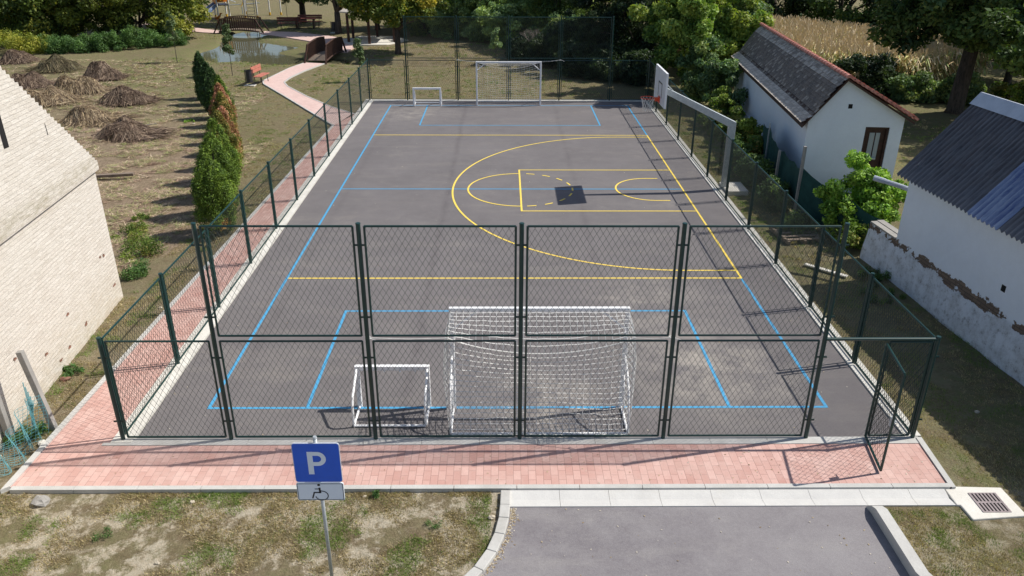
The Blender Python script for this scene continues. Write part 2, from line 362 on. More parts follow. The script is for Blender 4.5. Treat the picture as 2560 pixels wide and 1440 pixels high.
# ------------------------------------------------------------------ terrain
POND = [(-26.4,29.6),(-25.7,27.2),(-24.2,26.3),(-22.6,26.6),(-20.9,26.0),(-19.6,25.5),(-18.9,26.6),(-19.6,28.2),(-21.6,29.4),(-21.9,30.6),(-21.0,32.6),(-22.6,33.9),(-24.6,35.3),(-24.9,38.0),(-24.6,41.5),(-26.9,41.6),(-27.0,38.0),(-26.2,34.6),(-25.9,33.0)]
DITCH = [(-19.2,26.6),(-17.3,27.0),(-14.5,26.2),(-10,25.8),(-5,25.4),(-1,24.8)]
def seg_d(px, py, a, b):
    vx, vy = b[0]-a[0], b[1]-a[1]; t = max(0, min(1, ((px-a[0])*vx+(py-a[1])*vy)/(vx*vx+vy*vy)))
    return math.hypot(px-a[0]-t*vx, py-a[1]-t*vy)
def inside(px, py, poly):
    c = False; n = len(poly)
    for i in range(n):
        (x1, y1), (x2, y2) = poly[i], poly[(i+1) % n]
        if (y1 > py) != (y2 > py) and px < (x2-x1)*(py-y1)/(y2-y1)+x1: c = not c
    return c
def sm(a, b, x):
    t = max(0., min(1., (x-a)/(b-a))); return t*t*(3-2*t)
def pond_sd(x, y):
    if not (-30 < x < -15 and 22 < y < 45): return 9
    d = min(seg_d(x, y, POND[i], POND[(i+1) % len(POND)]) for i in range(len(POND)))
    return -d if inside(x, y, POND) else d
PATHS = [[(-13.1,9.8),(-16.6,15.1),(-18.6,18.6),(-18.6,20.5),(-18.3,22.8),(-17.65,25.35),(-17.3,29.3),(-17.4,32.0),(-18.8,35.0),(-22.3,38.0),(-25.0,39.5),(-28.2,39.7),(-29.5,40.2),(-33,42.5),(-36.3,45.3)],[(-15.8,35.2),(-15.2,34.8)]]
def path_d(x, y):
    if not (-40 < x < -10 and 7 < y < 48): return 9
    return min(seg_d(x, y, p[i], p[i+1]) for p in PATHS for i in range(len(p)-1))
def height(x, y):
    h = -.03
    far = sm(0, 3, max(-14.5-x, x-2.2, y-15.5))
    h += far * (.10 * noise.noise((x*.22, y*.22, 0)) + .05 * noise.noise((x*.9, y*.9, 3)))
    if y > 27 and x > -16: h += .35 * math.exp(-((x+9)**2/20+(y-32)**2/18))
    h = -.03 + (h+.03)*sm(1.2, 3.0, path_d(x, y))
    s = pond_sd(x, y); h -= .55 * sm(.75, -.6, s)
    if 20 < y < 32 and -21 < x < 2:
        d = min(seg_d(x, y, DITCH[i], DITCH[i+1]) for i in range(len(DITCH)-1)); h -= .45 * sm(1.5, .3, d) * sm(2, -3, x) * (1 if s > 0 else 0)
    return h
def ground_z(x, y): return height(x, y)

def lin(a, b, s): return list(np.arange(a, b, s))
XS = [-320,-220,-150,-100,-75,-60] + lin(-50, 26, .5) + [27,30,35,42,55,75,110,160,240,320]
YS = [-160,-100,-60,-40,-30] + lin(-25, 52, .5) + [53,56,60,66,75,90,120,160,230,320]
def zone(x, y):
    """sand, green, straw amounts"""
    sand = green = straw = 0.
    if y < -15.2: sand = 1.15 if x < -4 else .6; green = .08 if x < -4 else .3
    elif x < -13.4:
        if y < -4: green = .3; sand = .25 * sm(-5, -13, y); straw = .25
        hedge = -14.2 - max(0, (y+4))*.37
        if x < hedge - .3 and y > -6: straw = .95 * sm(17, 7, y + abs(x+24)*.25) + .12; green = .06 + .6 * sm(4, 12, y + (x+24)*.35)
        else: green = max(green, .28)
    elif x > 1.2: green = .95 if y > -5 else .5; sand = .05 if y > -5 else .12  # extra green darkens the strip by the screen in place of shade
    if y > 14: green = max(green, .34)
    if x < -27 and y > 5: straw = .45 * sm(24, 13, y); green = .45
    if x > 5: green = .75; straw = 0
    if y > 24 and x > -16: sand = .1; green = .12
    if y > 40: green = .35
    s = pond_sd(x, y)
    if s < 1.8: green = 1.0; straw = 0; sand = 0
    return sand, green, straw
V = []; C = []
for y in YS:
    for x in XS:
        V.append((x, y, height(x, y) if abs(x) < 60 and y < 60 else -.03)); C.append(zone(x, y))
nx = len(XS)
F = [(j*nx+i, j*nx+i+1, (j+1)*nx+i+1, (j+1)*nx+i) for j in range(len(YS)-1) for i in range(nx-1)]
g = fast_mesh('ground', np.array(V), np.array(F), np.array(C), M['ground']); tag(g, kind='structure')
g.data.polygons.foreach_set('use_smooth', [True]*len(F))
wb = MB(); wb.add([(x, y, -.17) for x, y in ((-29,23),(-16,23),(-16,44),(-29,44))], [(0,1,2,3)]); wb.build('pond_water', M['water'], kind='structure')

# ------------------------------------------------------------------ court surface, kerbs, paving
def sheet(name, poly, z, m): b = MB(); b.prism(poly, z-.05, z); return b.build(name, m, kind='structure')
FY, BY, FX, RX = -14.04, 14.09, -12.60, 1.14
sheet('court_asphalt', [(-12.40,-14.02),(1.0,-14.02),(1.0,13.95),(-12.45,13.95)], .0, M['court'])
k = MB()
k.prism([(-12.78,-14.14),(-12.42,-14.14),(-12.47,14.3),(-12.86,14.3)], -.1, .035)
k.build('concrete_strip_left', M['strip'], kind='structure')
k = MB(); k.prism([(1.02,-14.02),(1.12,-14.02),(1.12,13.95),(1.02,13.95)], -.1, .03); k.prism([(1.18,-14.02),(1.30,-14.02),(1.30,14.2),(1.18,14.2)], -.1, .045)
k.prism([(1.12,-14.02),(1.18,-14.02),(1.18,13.95),(1.12,13.95)], -.1, .012)
k.build('concrete_strip_right', M['strip'], kind='structure')
k = MB(); k.prism([(-12.44,13.97),(1.16,13.97),(1.16,14.22),(-12.44,14.22)], -.1, .03); k.build('concrete_strip_far', M['strip'], kind='structure')
k = MB()
k.prism([(-12.9,-14.215),(-12.43,-14.215),(-12.43,-14.142),(-12.9,-14.142)], -.1, .03)
x = -12.426
while x < 1.2:
    x1 = min(x+.994, 1.24); k.prism([(x,-14.215),(x1,-14.215),(x1,-14.022),(x,-14.022)], -.1, .03); x += 1.0
k.build('kerb_court_edge', M['kerb'], kind='structure')
# brick pavement in front and along the left side
def lx(y): return -13.93 + (y+15.35)*.0195
b = MB(); b.prism([(lx(-15.3)+.09,-15.30),(1.10,-15.30),(1.18,-14.22),(-12.9,-14.22),(-12.9,-14.15),(-12.79,-14.15),(-12.87,11.0),(-13.0,11.0),(-13.37,8.9),(lx(8.9)+.09,8.9)], -.08, .02)
b.build('brick_pavement', M['paver'], kind='structure')
L_ = [(-13.42,8.9),(-15.2,11.9),(-17.2,15.3),(-19.0,18.3),(-19.28,19.2),(-19.1,20.8),(-18.85,23.2),(-18.35,25.3)]
R_ = [(-12.87,11.0),(-14.3,12.6),(-16.0,15.0),(-17.6,17.6),(-18.1,18.8),(-18.1,20.3),(-17.8,22.3),(-17.15,25.0)]
def ribbon(name, Ls, Rs, z, m, drop=.06):
    b = MB(); n = len(Ls)
    for i in range(n-1):
        b.prism([Ls[i], Rs[i], Rs[i+1], Ls[i+1]], z-drop, z)
    return b.build(name, m, kind='structure')
ribbon('brick_path_bend', L_, R_, .02, M['paver2'])
def edge_strip(name, pts, wd, z, m, zb=-.08):
    b = MB()
    for i in range(len(pts)-1):
        a = Vector((*pts[i], 0)); c = Vector((*pts[i+1], 0)); d = (c-a).normalized(); n = Vector((-d.y, d.x, 0))*wd
        b.prism([(a.x,a.y),(c.x,c.y),(c.x+n.x,c.y+n.y),(a.x+n.x,a.y+n.y)], zb, z)
    return b.build(name, m, kind='structure')
edge_strip('path_kerb_left', L_, .07, .035, M['kerb']); edge_strip('path_kerb_right', list(reversed(R_)), .07, .035, M['kerb'])
# the front pavement's own edging
b = MB(); b.prism([(lx(-15.4)-.01,-15.4),(lx(-15.3)+.085,-15.3),(lx(8.9)+.085,8.9),(lx(8.9)-.01,8.9)], -.1, .045)
b.build('kerb_pavement_left', M['kerb'], kind='structure')
b = MB()
x = -13.80
while x < 1.10:
    x1 = min(x+.995, 1.14); b.prism([(x,-15.395),(x1-.004,-15.395),(x1-.004,-15.30),(x,-15.30)], -.12, .045); x += 1.0
b.prism([(1.11,-15.395),(1.20,-15.395),(1.29,-14.06),(1.19,-14.06)], -.1, .044)
b.build('kerb_pavement_front', M['kerb'], kind='structure')
# gutter slabs
b = MB(); x = -5.93
while x < 1.0:
    x1 = min(x + random.choice((.78,.8,.82)), 1.02); y0, y1 = -15.765, -15.40
    b.add([(x,y0,-.005),(x1-.005,y0,-.005),(x1-.005,(y0+y1)/2,-.028),(x,(y0+y1)/2,-.028),(x,y1,.012),(x1-.005,y1,.012),
           (x,y0,-.12),(x1-.005,y0,-.12),(x,y1,-.12),(x1-.005,y1,-.12)], [(0,1,2,3),(3,2,5,4),(6,7,1,0),(0,3,4,8,6),(1,7,9,5,2),(4,5,9,8)]); x = x1
b.build('gutter', M['gutter'], kind='structure', smooth=False)
# parking bay
KL = [(-6.06,-15.42),(-6.07,-15.76),(-6.09,-16.05),(-6.15,-16.38),(-6.26,-16.72),(-6.43,-17.05),(-6.68,-17.38),(-7.02,-17.68),(-7.5,-17.98),(-8.2,-18.25),(-9.2,-18.4),(-30,-18.5)]
b = MB(); b.prism([(-5.93,-15.768),(-6.0,-16.3),(-6.25,-17.0),(-6.9,-17.75),(-8.0,-18.2),(-30,-18.7),(-30,-40),(30,-40),(30,-18.7),(3,-18.4),(.7,-18.0),(-.25,-17.2),(-.25,-15.768)], -.1, -.02)
b.build('parking_asphalt', M['road'], kind='structure')
b = MB()
for i in range(len(KL)-1):
    a = Vector((*KL[i], 0)); c = Vector((*KL[i+1], 0)); d = (c-a).normalized()
    def off(j):
        p = Vector((*KL[max(j-1,0)],0)); q = Vector((*KL[min(j+1,len(KL)-1)],0)); e = (q-p).normalized(); n = Vector((-e.y, e.x, 0))*.155
        return Vector((*KL[j],0))+n
    A, B_ = off(i), off(i+1); s = d*.004
    zt = .047 if i else .040
    b.prism([((a+s).x,(a+s).y),((c-s).x,(c-s).y),((B_-s).x,(B_-s).y),((A+s).x,(A+s).y)], -.12, zt)
b.build('kerb_parking_left', M['kerb'], kind='structure', bevel=.012)
b = MB()   # raised kerb on the right with a tapered nose
pts = [(-.40,-.235,-15.80,.0),(-.375,-.215,-15.9,.10),(-.375,-.205,-16.03,.15),(-.375,-.20,-17.3,.15),(-.2,-.02,-17.9,.15),(.35,.45,-18.4,.15),(1.5,1.5,-18.7,.15),(30,30,-18.9,.15)]
vs = []; 
for i, (xa, xb, y, z) in enumerate(pts):
    yy = y if i < 5 else y; y2 = y + (0 if i < 4 else .12)
    vs += [(xa, yy, -.12), (xa, yy, z), (xb, y2, z), (xb, y2, -.12)]
fs = [(0,1,2,3)] + [(i*4+a, (i+1)*4+a, (i+1)*4+a+1, i*4+a+1) for i in range(len(pts)-1) for a in range(3)]
b.add(vs, fs); b.build('kerb_parking_right', M['kerb'], kind='structure')

# painted lines -----------------------------------------------------
def line(b, p, q, wd, z):
    p = Vector((*p, z)); q = Vector((*q, z)); d = (q-p).normalized(); n = Vector((-d.y, d.x, 0))*wd/2
    b.quad(p-n, q-n, q+n, p+n)
def arc(b, c, r, a0, a1, wd, z, n=48):
    for i in range(n):
        t0 = a0+(a1-a0)*i/n; t1 = a0+(a1-a0)*(i+1)/n
        P = lambda t, rr: (c[0]+rr*math.cos(t), c[1]+rr*math.sin(t), z)
        b.quad(P(t0, r-wd/2), P(t1, r-wd/2), P(t1, r+wd/2), P(t0, r+wd/2))
b = MB(); W = 11.46; LW = .062; z = .004
line(b, (-W,-13.05), (0,-13.05), LW, z); line(b, (-W,13.01), (0,13.01), LW, z); line(b, (-W,0), (-.035,0), LW, z)
line(b, (-W,-13.08), (-W,13.04), LW, z+.0005); line(b, (0,-13.08), (0,-7.27), LW, z+.0005); line(b, (0,7.27), (0,13.04), LW, z+.0005)
line(b, (-W+1.81,-13.02), (-W+1.81,-9.04), LW, z+.0005); line(b, (-1.81,-13.02), (-1.81,-9.04), LW, z+.0005); line(b, (-W+1.81,-9.07), (-1.81,-9.07), LW, z)
line(b, (-W+1.78,12.98), (-W+1.78,8.94), LW, z+.0005); line(b, (-1.78,12.98), (-1.78,8.94), LW, z+.0005); line(b, (-W+1.78,8.97), (-1.78,8.97), LW, z)
b.build('painted_lines_blue', M['blue_line'], kind='structure')
b = MB(); z = .007; LW = .057
line(b, (-W+.035,-7.24), (0,-7.24), LW, z); line(b, (-W+.035,7.24), (0,7.24), LW, z); line(b, (0,-7.27), (0,7.27), LW, z+.0005)
line(b, (-5.45,2.2), (0,2.2), LW, z); line(b, (-5.45,-2.2), (0,-2.2), LW, z); line(b, (-5.45,-2.23), (-5.45,2.23), LW, z+.0005)
rc = 6.76; xc = -(7.71 - rc) - .35
line(b, (xc,-6.76), (0,-6.76), LW, z); line(b, (xc,6.93), (0,6.93), LW, z)
n = 96
for i in range(n):    # three point arc, slightly flattened as painted
    t0 = R(90)+R(180)*i/n; t1 = R(90)+R(180)*(i+1)/n
    def PP(t, d): 
        ry = 6.93 if math.sin(t) > 0 else 6.76
        rx = 7.71+xc; return (xc+(rx+d)*math.cos(t), (ry+d)*math.sin(t), z+.0005)
    b.quad(PP(t0,-.03), PP(t1,-.03), PP(t1,.03), PP(t0,.03))
arc(b, (-5.45,0), 1.75, R(90), R(270), LW, z+.001, 40)
for i in range(9):
    t = R(-90) + R(180)*(i+.2)/9 if i else R(-90)
    arc(b, (-5.45,0), 1.75, R(-84)+R(168)*i/8.6, R(-84)+R(168)*(i+.5)/8.6, LW, z+.001, 4)
arc(b, (-1.05,0), 1.19, R(90), R(270), LW, z, 32); line(b, (-1.05,1.19), (-.64,1.19), LW, z); line(b, (-1.05,-1.19), (-.64,-1.19), LW, z)
b.build('painted_lines_yellow', M['yellow_line'], kind='structure')

# ------------------------------------------------------------------ fences
def mesh_panel(b, p, q, z0, z1, cw=.1, ch=.168, r=.0030):
    """diagonal wire mesh in the vertical rectangle p-q, z0-z1"""
    p = Vector((*p, 0)); q = Vector((*q, 0)); Lh = (q-p).length; d = (q-p).normalized(); H = z1-z0; sl = ch/cw
    n = d.cross(Z)
    for sgn in (1, -1):
        u = -H/sl if sgn > 0 else 0
        u = math.floor(u/cw)*cw
        while u < Lh + (0 if sgn > 0 else H/sl):
            a = (u, 0.); e = (u + sgn*H/sl, H)
            t0, t1 = 0., 1.; dx = e[0]-a[0]
            lo = (0-a[0])/dx; hi = (Lh-a[0])/dx
            if lo > hi: lo, hi = hi, lo
            t0 = max(t0, lo); t1 = min(t1, hi)
            if t1 - t0 > .01:
                A = p + d*(a[0]+dx*t0) + Z*(z0+H*t0); B = p + d*(a[0]+dx*t1) + Z*(z0+H*t1)
                A += n*(.003*sgn); B += n*(.003*sgn)
                w1 = n*r; w2 = (B-A).normalized().cross(n)*r
                b.add([A+w1, A-w1*.5+w2*.87, A-w1*.5-w2*.87, B+w1, B-w1*.5+w2*.87, B-w1*.5-w2*.87], [(0,1,4,3),(1,2,5,4),(2,0,3,5)])
            u += cw
def frame(b, p, q, z0, z1, r=.0185):
    p = Vector((*p, 0)); q = Vector((*q, 0))
    for A, B in ((p+Z*z0, q+Z*z0), (p+Z*z1, q+Z*z1), (p+Z*z0, p+Z*z1), (q+Z*z0, q+Z*z1)): b.path([A, B], r, 8)
def fence(name, label, p, q, bays, tall, open_last=False, skip_post=()):
    """bays = cumulative post positions along p-q; tall = set of bay indices with a second storey"""
    p = Vector((*p, 0)); q = Vector((*q, 0)); d = (q-p).normalized()
    root = empty(name, p, label, 'fence')
    for i, s in enumerate(bays):
        if i in skip_post: continue
        hi = 4.0 if (i in tall or (i-1) in tall) else 2.02
        b = MB(); c = p+d*s; b.path([c-Z*.02, c+Z*hi], .036, 12)
        b.path([c+Z*hi, c+Z*(hi+.015)], [.042, .036], 12)
        n = d.cross(Z)
        for zz in (.4, 1.65) + ((2.4, 3.65) if hi > 3 else ()): b.bar(c+Z*zz-d*.09, c+Z*zz+d*.09, .012, .03)
        b.build('post', M['green'], root)
    for i in range(len(bays)-1):
        if open_last and i == len(bays)-2: continue
        a = p+d*(bays[i]+.09); c = p+d*(bays[i+1]-.09)
        levels = [(.075, 1.96)] + ([(2.06, 3.96)] if i in tall else [])
        for z0, z1 in levels:
            f = MB(); frame(f, a[:2], c[:2], z0, z1); fo = f.build('panel_frame', M['green'], root)
            m_ = MB(); mesh_panel(m_, (a+d*.015)[:2], (c-d*.015)[:2], z0+.015, z1-.015, *((.085, .143, .0036) if not tall and p.x > 0 else ()))
            m_.build('wire_mesh', M['wire'], fo)
    return root
xs = [0, 1.865, 4.365, 6.865, 9.365, 11.865, 13.74]
front = fence('court_fence', 'nearest end fence of the court, two panels high, white goal behind it', (FX, FY), (RX, FY), xs, {1,2,3,4}, open_last=True)
b = MB(); b.path([(-.735,FY,1.985),(RX,FY,1.985)], .03, 10); b.build('lintel_tube', M['green'], front)
gp = empty('court_gate', (.30, FY, 0), 'narrow green wire mesh gate standing open onto the brick pavement', 'gate')
b = MB(); frame(b, (.30,FY-.02), (.155,FY-.97), .07, 1.90, .022); fo = b.build('gate_frame', M['green'], gp)
b = MB(); mesh_panel(b, (.297,FY-.04), (.158,FY-.95), .09, 1.88); b.build('wire_mesh', M['wire'], gp)
b = MB(); b.path([(.16,FY-.95,1.0),(.22,FY-.955,1.0),(.22,FY-.83,1.0)], .011, 6); b.box(.135,.175,FY-.97,FY-.9,.92,1.08); b.build('handle', M['galv'], gp)
b = MB(); frame(b, (.36,FY), (RX-.085,FY), .075, 1.93, .019); fo = b.build('side_panel_frame', M['green'], front)
b = MB(); mesh_panel(b, (.375,FY), (RX-.1,FY), .09, 1.915); b.build('wire_mesh', M['wire'], fo)
fence('court_fence', 'far end fence of the court, two panels high, in front of the dark shrubs', (-12.63, BY), (1.12, BY), [0, 1.87, 4.37, 6.87, 9.37, 11.87, 13.75], {1,2,3,4})
side = [0] + [2.558*i for i in range(1, 11)]
fence('court_fence', 'low long side fence between the court and the red brick path', (-12.60, FY+.001), (-12.63, BY), side+[28.13], set(), skip_post=(0, 11))
fence('court_fence', 'low long side fence between the court and the white buildings', (RX, FY+.001), (1.12, BY), side+[28.13], set(), skip_post=(0, 11))

# ------------------------------------------------------------------ football goals
def big_goal(y, x0, x1, dirn, label, posts, sag):
    """dirn = -1: net towards -Y"""
    t = .08; H = 2.08; yb = y + dirn*.86
    root = empty('football_goal', ((x0+x1)/2, y, 0), label, 'goal', None)
    b = MB(); b.box(x0, x1, y-t/2, y+t/2, H-t, H); b.build('crossbar', M['white'], root, bevel=.012)
    for s, x in ((1, x0), (-1, x1)):
        xa, xb = sorted((x, x+s*t))
        b = MB(); b.box(xa, xb, y-t/2, y+t/2, 0, H-t); b.build('post', M['white'], root, bevel=.012)
        b = MB(); xm = x+s*.03
        b.path([(xm, y+dirn*.04, .03), (xm, yb, .03)], .022, 8)
        b.path([(xm, y+dirn*.04, 1.12), (xm, y+dirn*.30, 1.02), (xm, y+dirn*.62, .78), (xm, yb-dirn*.06, .45), (xm, yb, .03)], .020, 8)
        b.path([(xm, y+dirn*.04, .72), (xm, y+dirn*.22, .5), (xm, y+dirn*.26, .26), (xm, y+dirn*.2, .05)], .015, 8)
        b.build('side_stay', M['white'], root)
        b = MB(); b.path([(x+s*.06, y+dirn*.03, H-.42), (x+s*.50, y+dirn*.03, H-.06)], .02, 8); b.build('corner_brace', M['white'], root)
    b = MB(); b.path([(x0+.03, yb, .03), (x1-.03, yb, .03)], .024, 8); b.build('ground_bar', M['white'], root)
    # net
    zt = 1.93; nw = MB(); r = .0066 if dirn < 0 else .0050
    def top(u, v):   # u across, v 0 front - 1 back
        x = x0+.03+(x1-x0-.06)*u; s = sag*math.sin(math.pi*u)**.8
        return Vector((x, y+(yb-dirn*.02-y)*v + dirn*-.10*math.sin(math.pi*u)*v, H-.04-(H-.04-zt)*v - s*v*v))
    def back(u, v):  # v 0 top - 1 bottom
        tp = top(u, 1); bt = Vector((tp.x, yb+dirn*.03, .03))
        p = tp.lerp(bt, v); p.y += -dirn*.16*math.sin(math.pi*v)*math.sin(math.pi*min(1, u*1.15)) ; p.z -= .0
        return p
    def wob(p, k, a=.006): return p + Vector((noise.noise((p.x*9, p.z*9, k)), noise.noise((p.x*9, p.z*9, k+5)), noise.noise((p.z*8, p.x*8, k+9)))) * a*2.2
    NU = 27 if dirn < 0 else 24
    for f, N in ((top, 8), (back, 17)):
        for i in range(NU+1): nw.path([wob(f(i/NU, j/N), 1) for j in range(N+1)], r, 3, False)
        for j in range(1 if f is back else 0, N+1): nw.path([wob(f(i/NU, j/N), 2) for i in range(NU+1)], r, 3, False)
    for s, u, x in ((-1, 0, x0), (1, 1, x1)):   # side nets, bulging outwards
        def sd(a, v):
            tp = top(u, a); bt = Vector((tp.x, y+(yb-y)*a, .03)); p = tp.lerp(bt, v); p.x += s*((.10 if dirn < 0 else .0)*math.sin(math.pi*min(1, a))*math.sin(math.pi*v)**.7 + .02); return p
        for i in range(9): nw.path([wob(sd(i/8, j/16), 3) for j in range(17)], r, 3, False)
        for j in range(1, 17): nw.path([wob(sd(i/8, j/16), 4) for i in range(9)], r, 3, False)
    nw.build('net', M['net'], root)
    b = MB(); b.path([top(i/24, 1) for i in range(25)], .011 if dirn < 0 else .009, 6)
    for (px, py), u in zip(posts, (0, 1)):
        a = top(u, 1); c = Vector((px, py, 1.99)); b.path([a, a.lerp(c, .5)-Z*.02, c], .007, 5)
        b.path([c+Vector((-.05, .04, .0)), c+Vector((0, .05, .02)), c+Vector((.05, .0, 0)), c+Vector((0, -.05, -.01)), c+Vector((-.05, .04, 0))], .010, 5)
        b.path([c, c+Vector((.13, -.04, -.02)), c+Vector((.2, -.04, -.07))], .006, 5)
    b.build('net_rope', M['net'], root)
    return root
big_goal(-13.05, -6.97, -3.80, -1, 'large white goal with sagging net, nearest the camera inside the near fence', [(-8.235,FY+.05),(-3.235,FY+.05)], .36)
big_goal(13.02, -7.33, -4.20, 1, 'large white goal with net at the far end of the court', [(-8.26,BY-.05),(-3.26,BY-.05)], .32)
def small_goal(y, x0, x1, dirn, label, skew=0):
    root = empty('mini_goal', ((x0+x1)/2, y, 0), label, 'goal'); t = .085; H = .88
    b = MB(); b.box(x0, x1, y-t/2, y+t/2, H-t, H)
    for i in range(4): b.box(x0+.25+i*.28, x0+.28+i*.28, y+dirn*t/2-.015, y+dirn*t/2+.015, H-t-.03, H-t)
    b.build('crossbar', M['white'], root, bevel=.01)
    yb = y+dirn*.66
    for s, x in ((1, x0), (-1, x1)):
        xa, xb = sorted((x, x+s*t))
        b = MB(); b.box(xa, xb, y-t/2, y+t/2, 0, H-t); b.build('post', M['white'], root, bevel=.01)
        xm = x+s*.04
        b = MB(); b.path([(xm, y+dirn*.04, H-.06), (xm, y+dirn*.18, H-.13), (xm, yb-dirn*.30, H-.22), (xm, yb-dirn*.10, H-.32), (xm, yb-dirn*.02, H-.45), (xm, yb, .25), (xm, yb, .05), (xm, yb-dirn*.04, .022), (xm, y+dirn*.04, .022)], .022, 8)
        b.build('side_hoop', M['white'], root)
    b = MB(); b.path([(x0+.04, yb, .03), (x1-.04, yb, .03)], .022, 8); b.build('ground_bar', M['white'], root)
small_goal(-13.0, -8.72, -7.36, -1, 'small white goal frame without a net, left of the near large goal')
small_goal(12.85, -10.36, -9.0, 1, 'small white goal frame without a net, at the far end of the court')

# ------------------------------------------------------------------ basketball hoop
hp = empty('basketball_stand', (1.42, -.04, 0), 'galvanised basketball stand leaning its arm over the side fence', 'basketball hoop')
b = MB(); b.box(1.28,1.50,-.14,.06,.1,2.29); b.build('pole', M['galv'], hp, bevel=.012)
b = MB(); b.box(1.32,2.05,-.60,.42,-.04,.13); b.build('foundation', M['slab'], hp, bevel=.02)
b = MB()
a, c = Vector((1.49,-.04,2.20)), Vector((-.98,-.02,3.36))
vs = []
for p_, hw, up_, dn in ((Vector((1.50,-.04,2.29)), .10, 0, .26), (Vector((-.98,-.02,3.44)), .06, 0, .20)):
    vs += [p_+Vector((0,-hw,-dn)), p_+Vector((0,hw,-dn)), p_+Vector((0,hw,0)), p_+Vector((0,-hw,0))]
b.add(vs, [(0,1,2,3),(7,6,5,4),(0,4,5,1),(1,5,6,2),(2,6,7,3),(3,7,4,0)])
b.build('arm', M['galv'], hp, bevel=.01)
b = MB(); b.bar((-.62,-.02,3.27), (-.975,-.30,3.62), .03, .03); b.bar((-.62,-.02,3.27), (-.975,.30,3.62), .03, .03); b.build('brace', M['galv'], hp)
b = MB(); b.box(-1.03,-.99,-.90,.91,2.90,3.94); bd = b.build('backboard', M['board'], hp)
b = MB()
for y0, y1, z0, z1 in ((-.90,.91,3.935,3.955),(-.90,.91,2.885,2.905)): b.box(-1.04,-.98,y0,y1,z0,z1)
for y0, y1 in ((-.915,-.895),(.905,.925)): b.box(-1.04,-.98,y0,y1,2.885,3.955)
b.build('board_rim', M['white'], bd)
b = MB()
for y0, y1, z0, z1 in ((-.30,.30,3.50,3.545),(-.30,-.255,3.08,3.50),(.255,.30,3.08,3.50)): b.box(-1.0345,-1.029,y0,y1,z0,z1)
b.build('target_square', M['black'], bd)
rm = MB(); ring = [(-1.40+.225*math.cos(2*math.pi*i/28), .225*math.sin(2*math.pi*i/28), 3.05) for i in range(29)]
rm.path(ring, .013, 8, False); rm.box(-1.18,-1.04,-.075,.075,2.95,3.06); rm.box(-1.06,-1.034,-.10,.10,2.90,3.10); ro = rm.build('rim', M['orange'], hp)
nb = MB()
for k in range(12):
    for s in (1, -1):
        pts = []
        for j in range(6):
            v = j/5; t = 2*math.pi*(k/12 + s*v*.17); rr = .222-.10*v**.7; pts.append((-1.40+rr*math.cos(t), rr*math.sin(t), 3.04-.42*v))
        nb.path(pts, .0055, 4, False)
nb.build('net', M['net'], hp)

# ------------------------------------------------------------------ parking sign
SX, SY = -8.36, -17.3
sg = empty('parking_sign', (SX, SY, 0), 'blue parking sign with a white wheelchair plate on a grey pole', 'sign')
b = MB(); b.path([(SX,SY+.035,-.05),(SX,SY+.035,2.37)], .024, 14); b.build('pole', M['galv'], sg, smooth=True)
b = MB(); b.path([(SX,SY+.035,2.37),(SX,SY+.035,2.395)], [.030,.022], 14); b.build('pole_cap', M['galv'], sg)
def rrect(x0, x1, z0, z1, r, n=5):
    out = []
    for cx, cz, a in ((x1-r,z0+r,-90),(x1-r,z1-r,0),(x0+r,z1-r,90),(x0+r,z0+r,180)):
        for i in range(n+1): t = R(a+90*i/n); out.append((cx+r*math.cos(t), cz+r*math.sin(t)))
    return out
def plate(bm, poly, y0, y1):    # poly in xz, front face at y0
    n = len(poly); bm.add([(x,y0,z) for x, z in poly]+[(x,y1,z) for x, z in poly], [tuple(range(n)), tuple(range(2*n-1, n-1, -1))]+[(i, i+n, (i+1) % n+n, (i+1) % n) for i in range(n)])
PW = .595; z0, z1 = 1.715, 2.315
b = MB(); plate(b, rrect(SX-PW/2, SX+PW/2, z0, z1, .035), SY, SY+.018); pn = b.build('blue_panel', M['signback'], sg)
b = MB(); plate(b, rrect(SX-PW/2+.008, SX+PW/2-.008, z0+.008, z1-.008, .03), SY-.003, SY-.0005); b.build('blue_face', M['signblue'], pn)
b = MB(); X0 = SX-.115; zz = z0+.13; hh = .345; st = .068      # letter P
plate(b, [(X0,zz),(X0+st,zz),(X0+st,zz+hh),(X0,zz+hh)], SY-.006, SY-.0032)
cz = zz+hh-.1075; ro_, ri_ = .1075, .048; cx = X0+.125
outer = [(cx+ro_*math.cos(R(a)), cz+ro_*math.sin(R(a))) for a in range(-90, 91, 10)]; inner = [(cx+ri_*math.cos(R(a)), cz+ri_*math.sin(R(a))) for a in range(-90, 91, 10)]
for i in range(len(outer)-1): b.add([(x, SY-.006, z) for x, z in (outer[i], outer[i+1], inner[i+1], inner[i])], [(0,1,2,3)])
for za, zb in ((cz-ro_, cz-ri_), (cz+ri_, cz+ro_)): b.add([(X0+st,SY-.006,za),(cx,SY-.006,za),(cx,SY-.006,zb),(X0+st,SY-.006,zb)], [(0,1,2,3)])
b.build('letter_p', M['signwhite'], pn)
PW2 = .60; zb0, zb1 = 1.425, 1.700
b = MB(); plate(b, rrect(SX-PW2/2, SX+PW2/2, zb0, zb1, .02), SY, SY+.018); pl = b.build('white_plate', M['signwhite'], sg)
b = MB()
o_ = rrect(SX-PW2/2+.008, SX+PW2/2-.008, zb0+.008, zb1-.008, .016); i_ = rrect(SX-PW2/2+.015, SX+PW2/2-.015, zb0+.015, zb1-.015, .012)
for i in range(len(o_)): j = (i+1) % len(o_); b.add([(x, SY-.002, z) for x, z in (o_[i], o_[j], i_[j], i_[i])], [(0,1,2,3)])
b.build('plate_border', M['black'], pl)
b = MB()
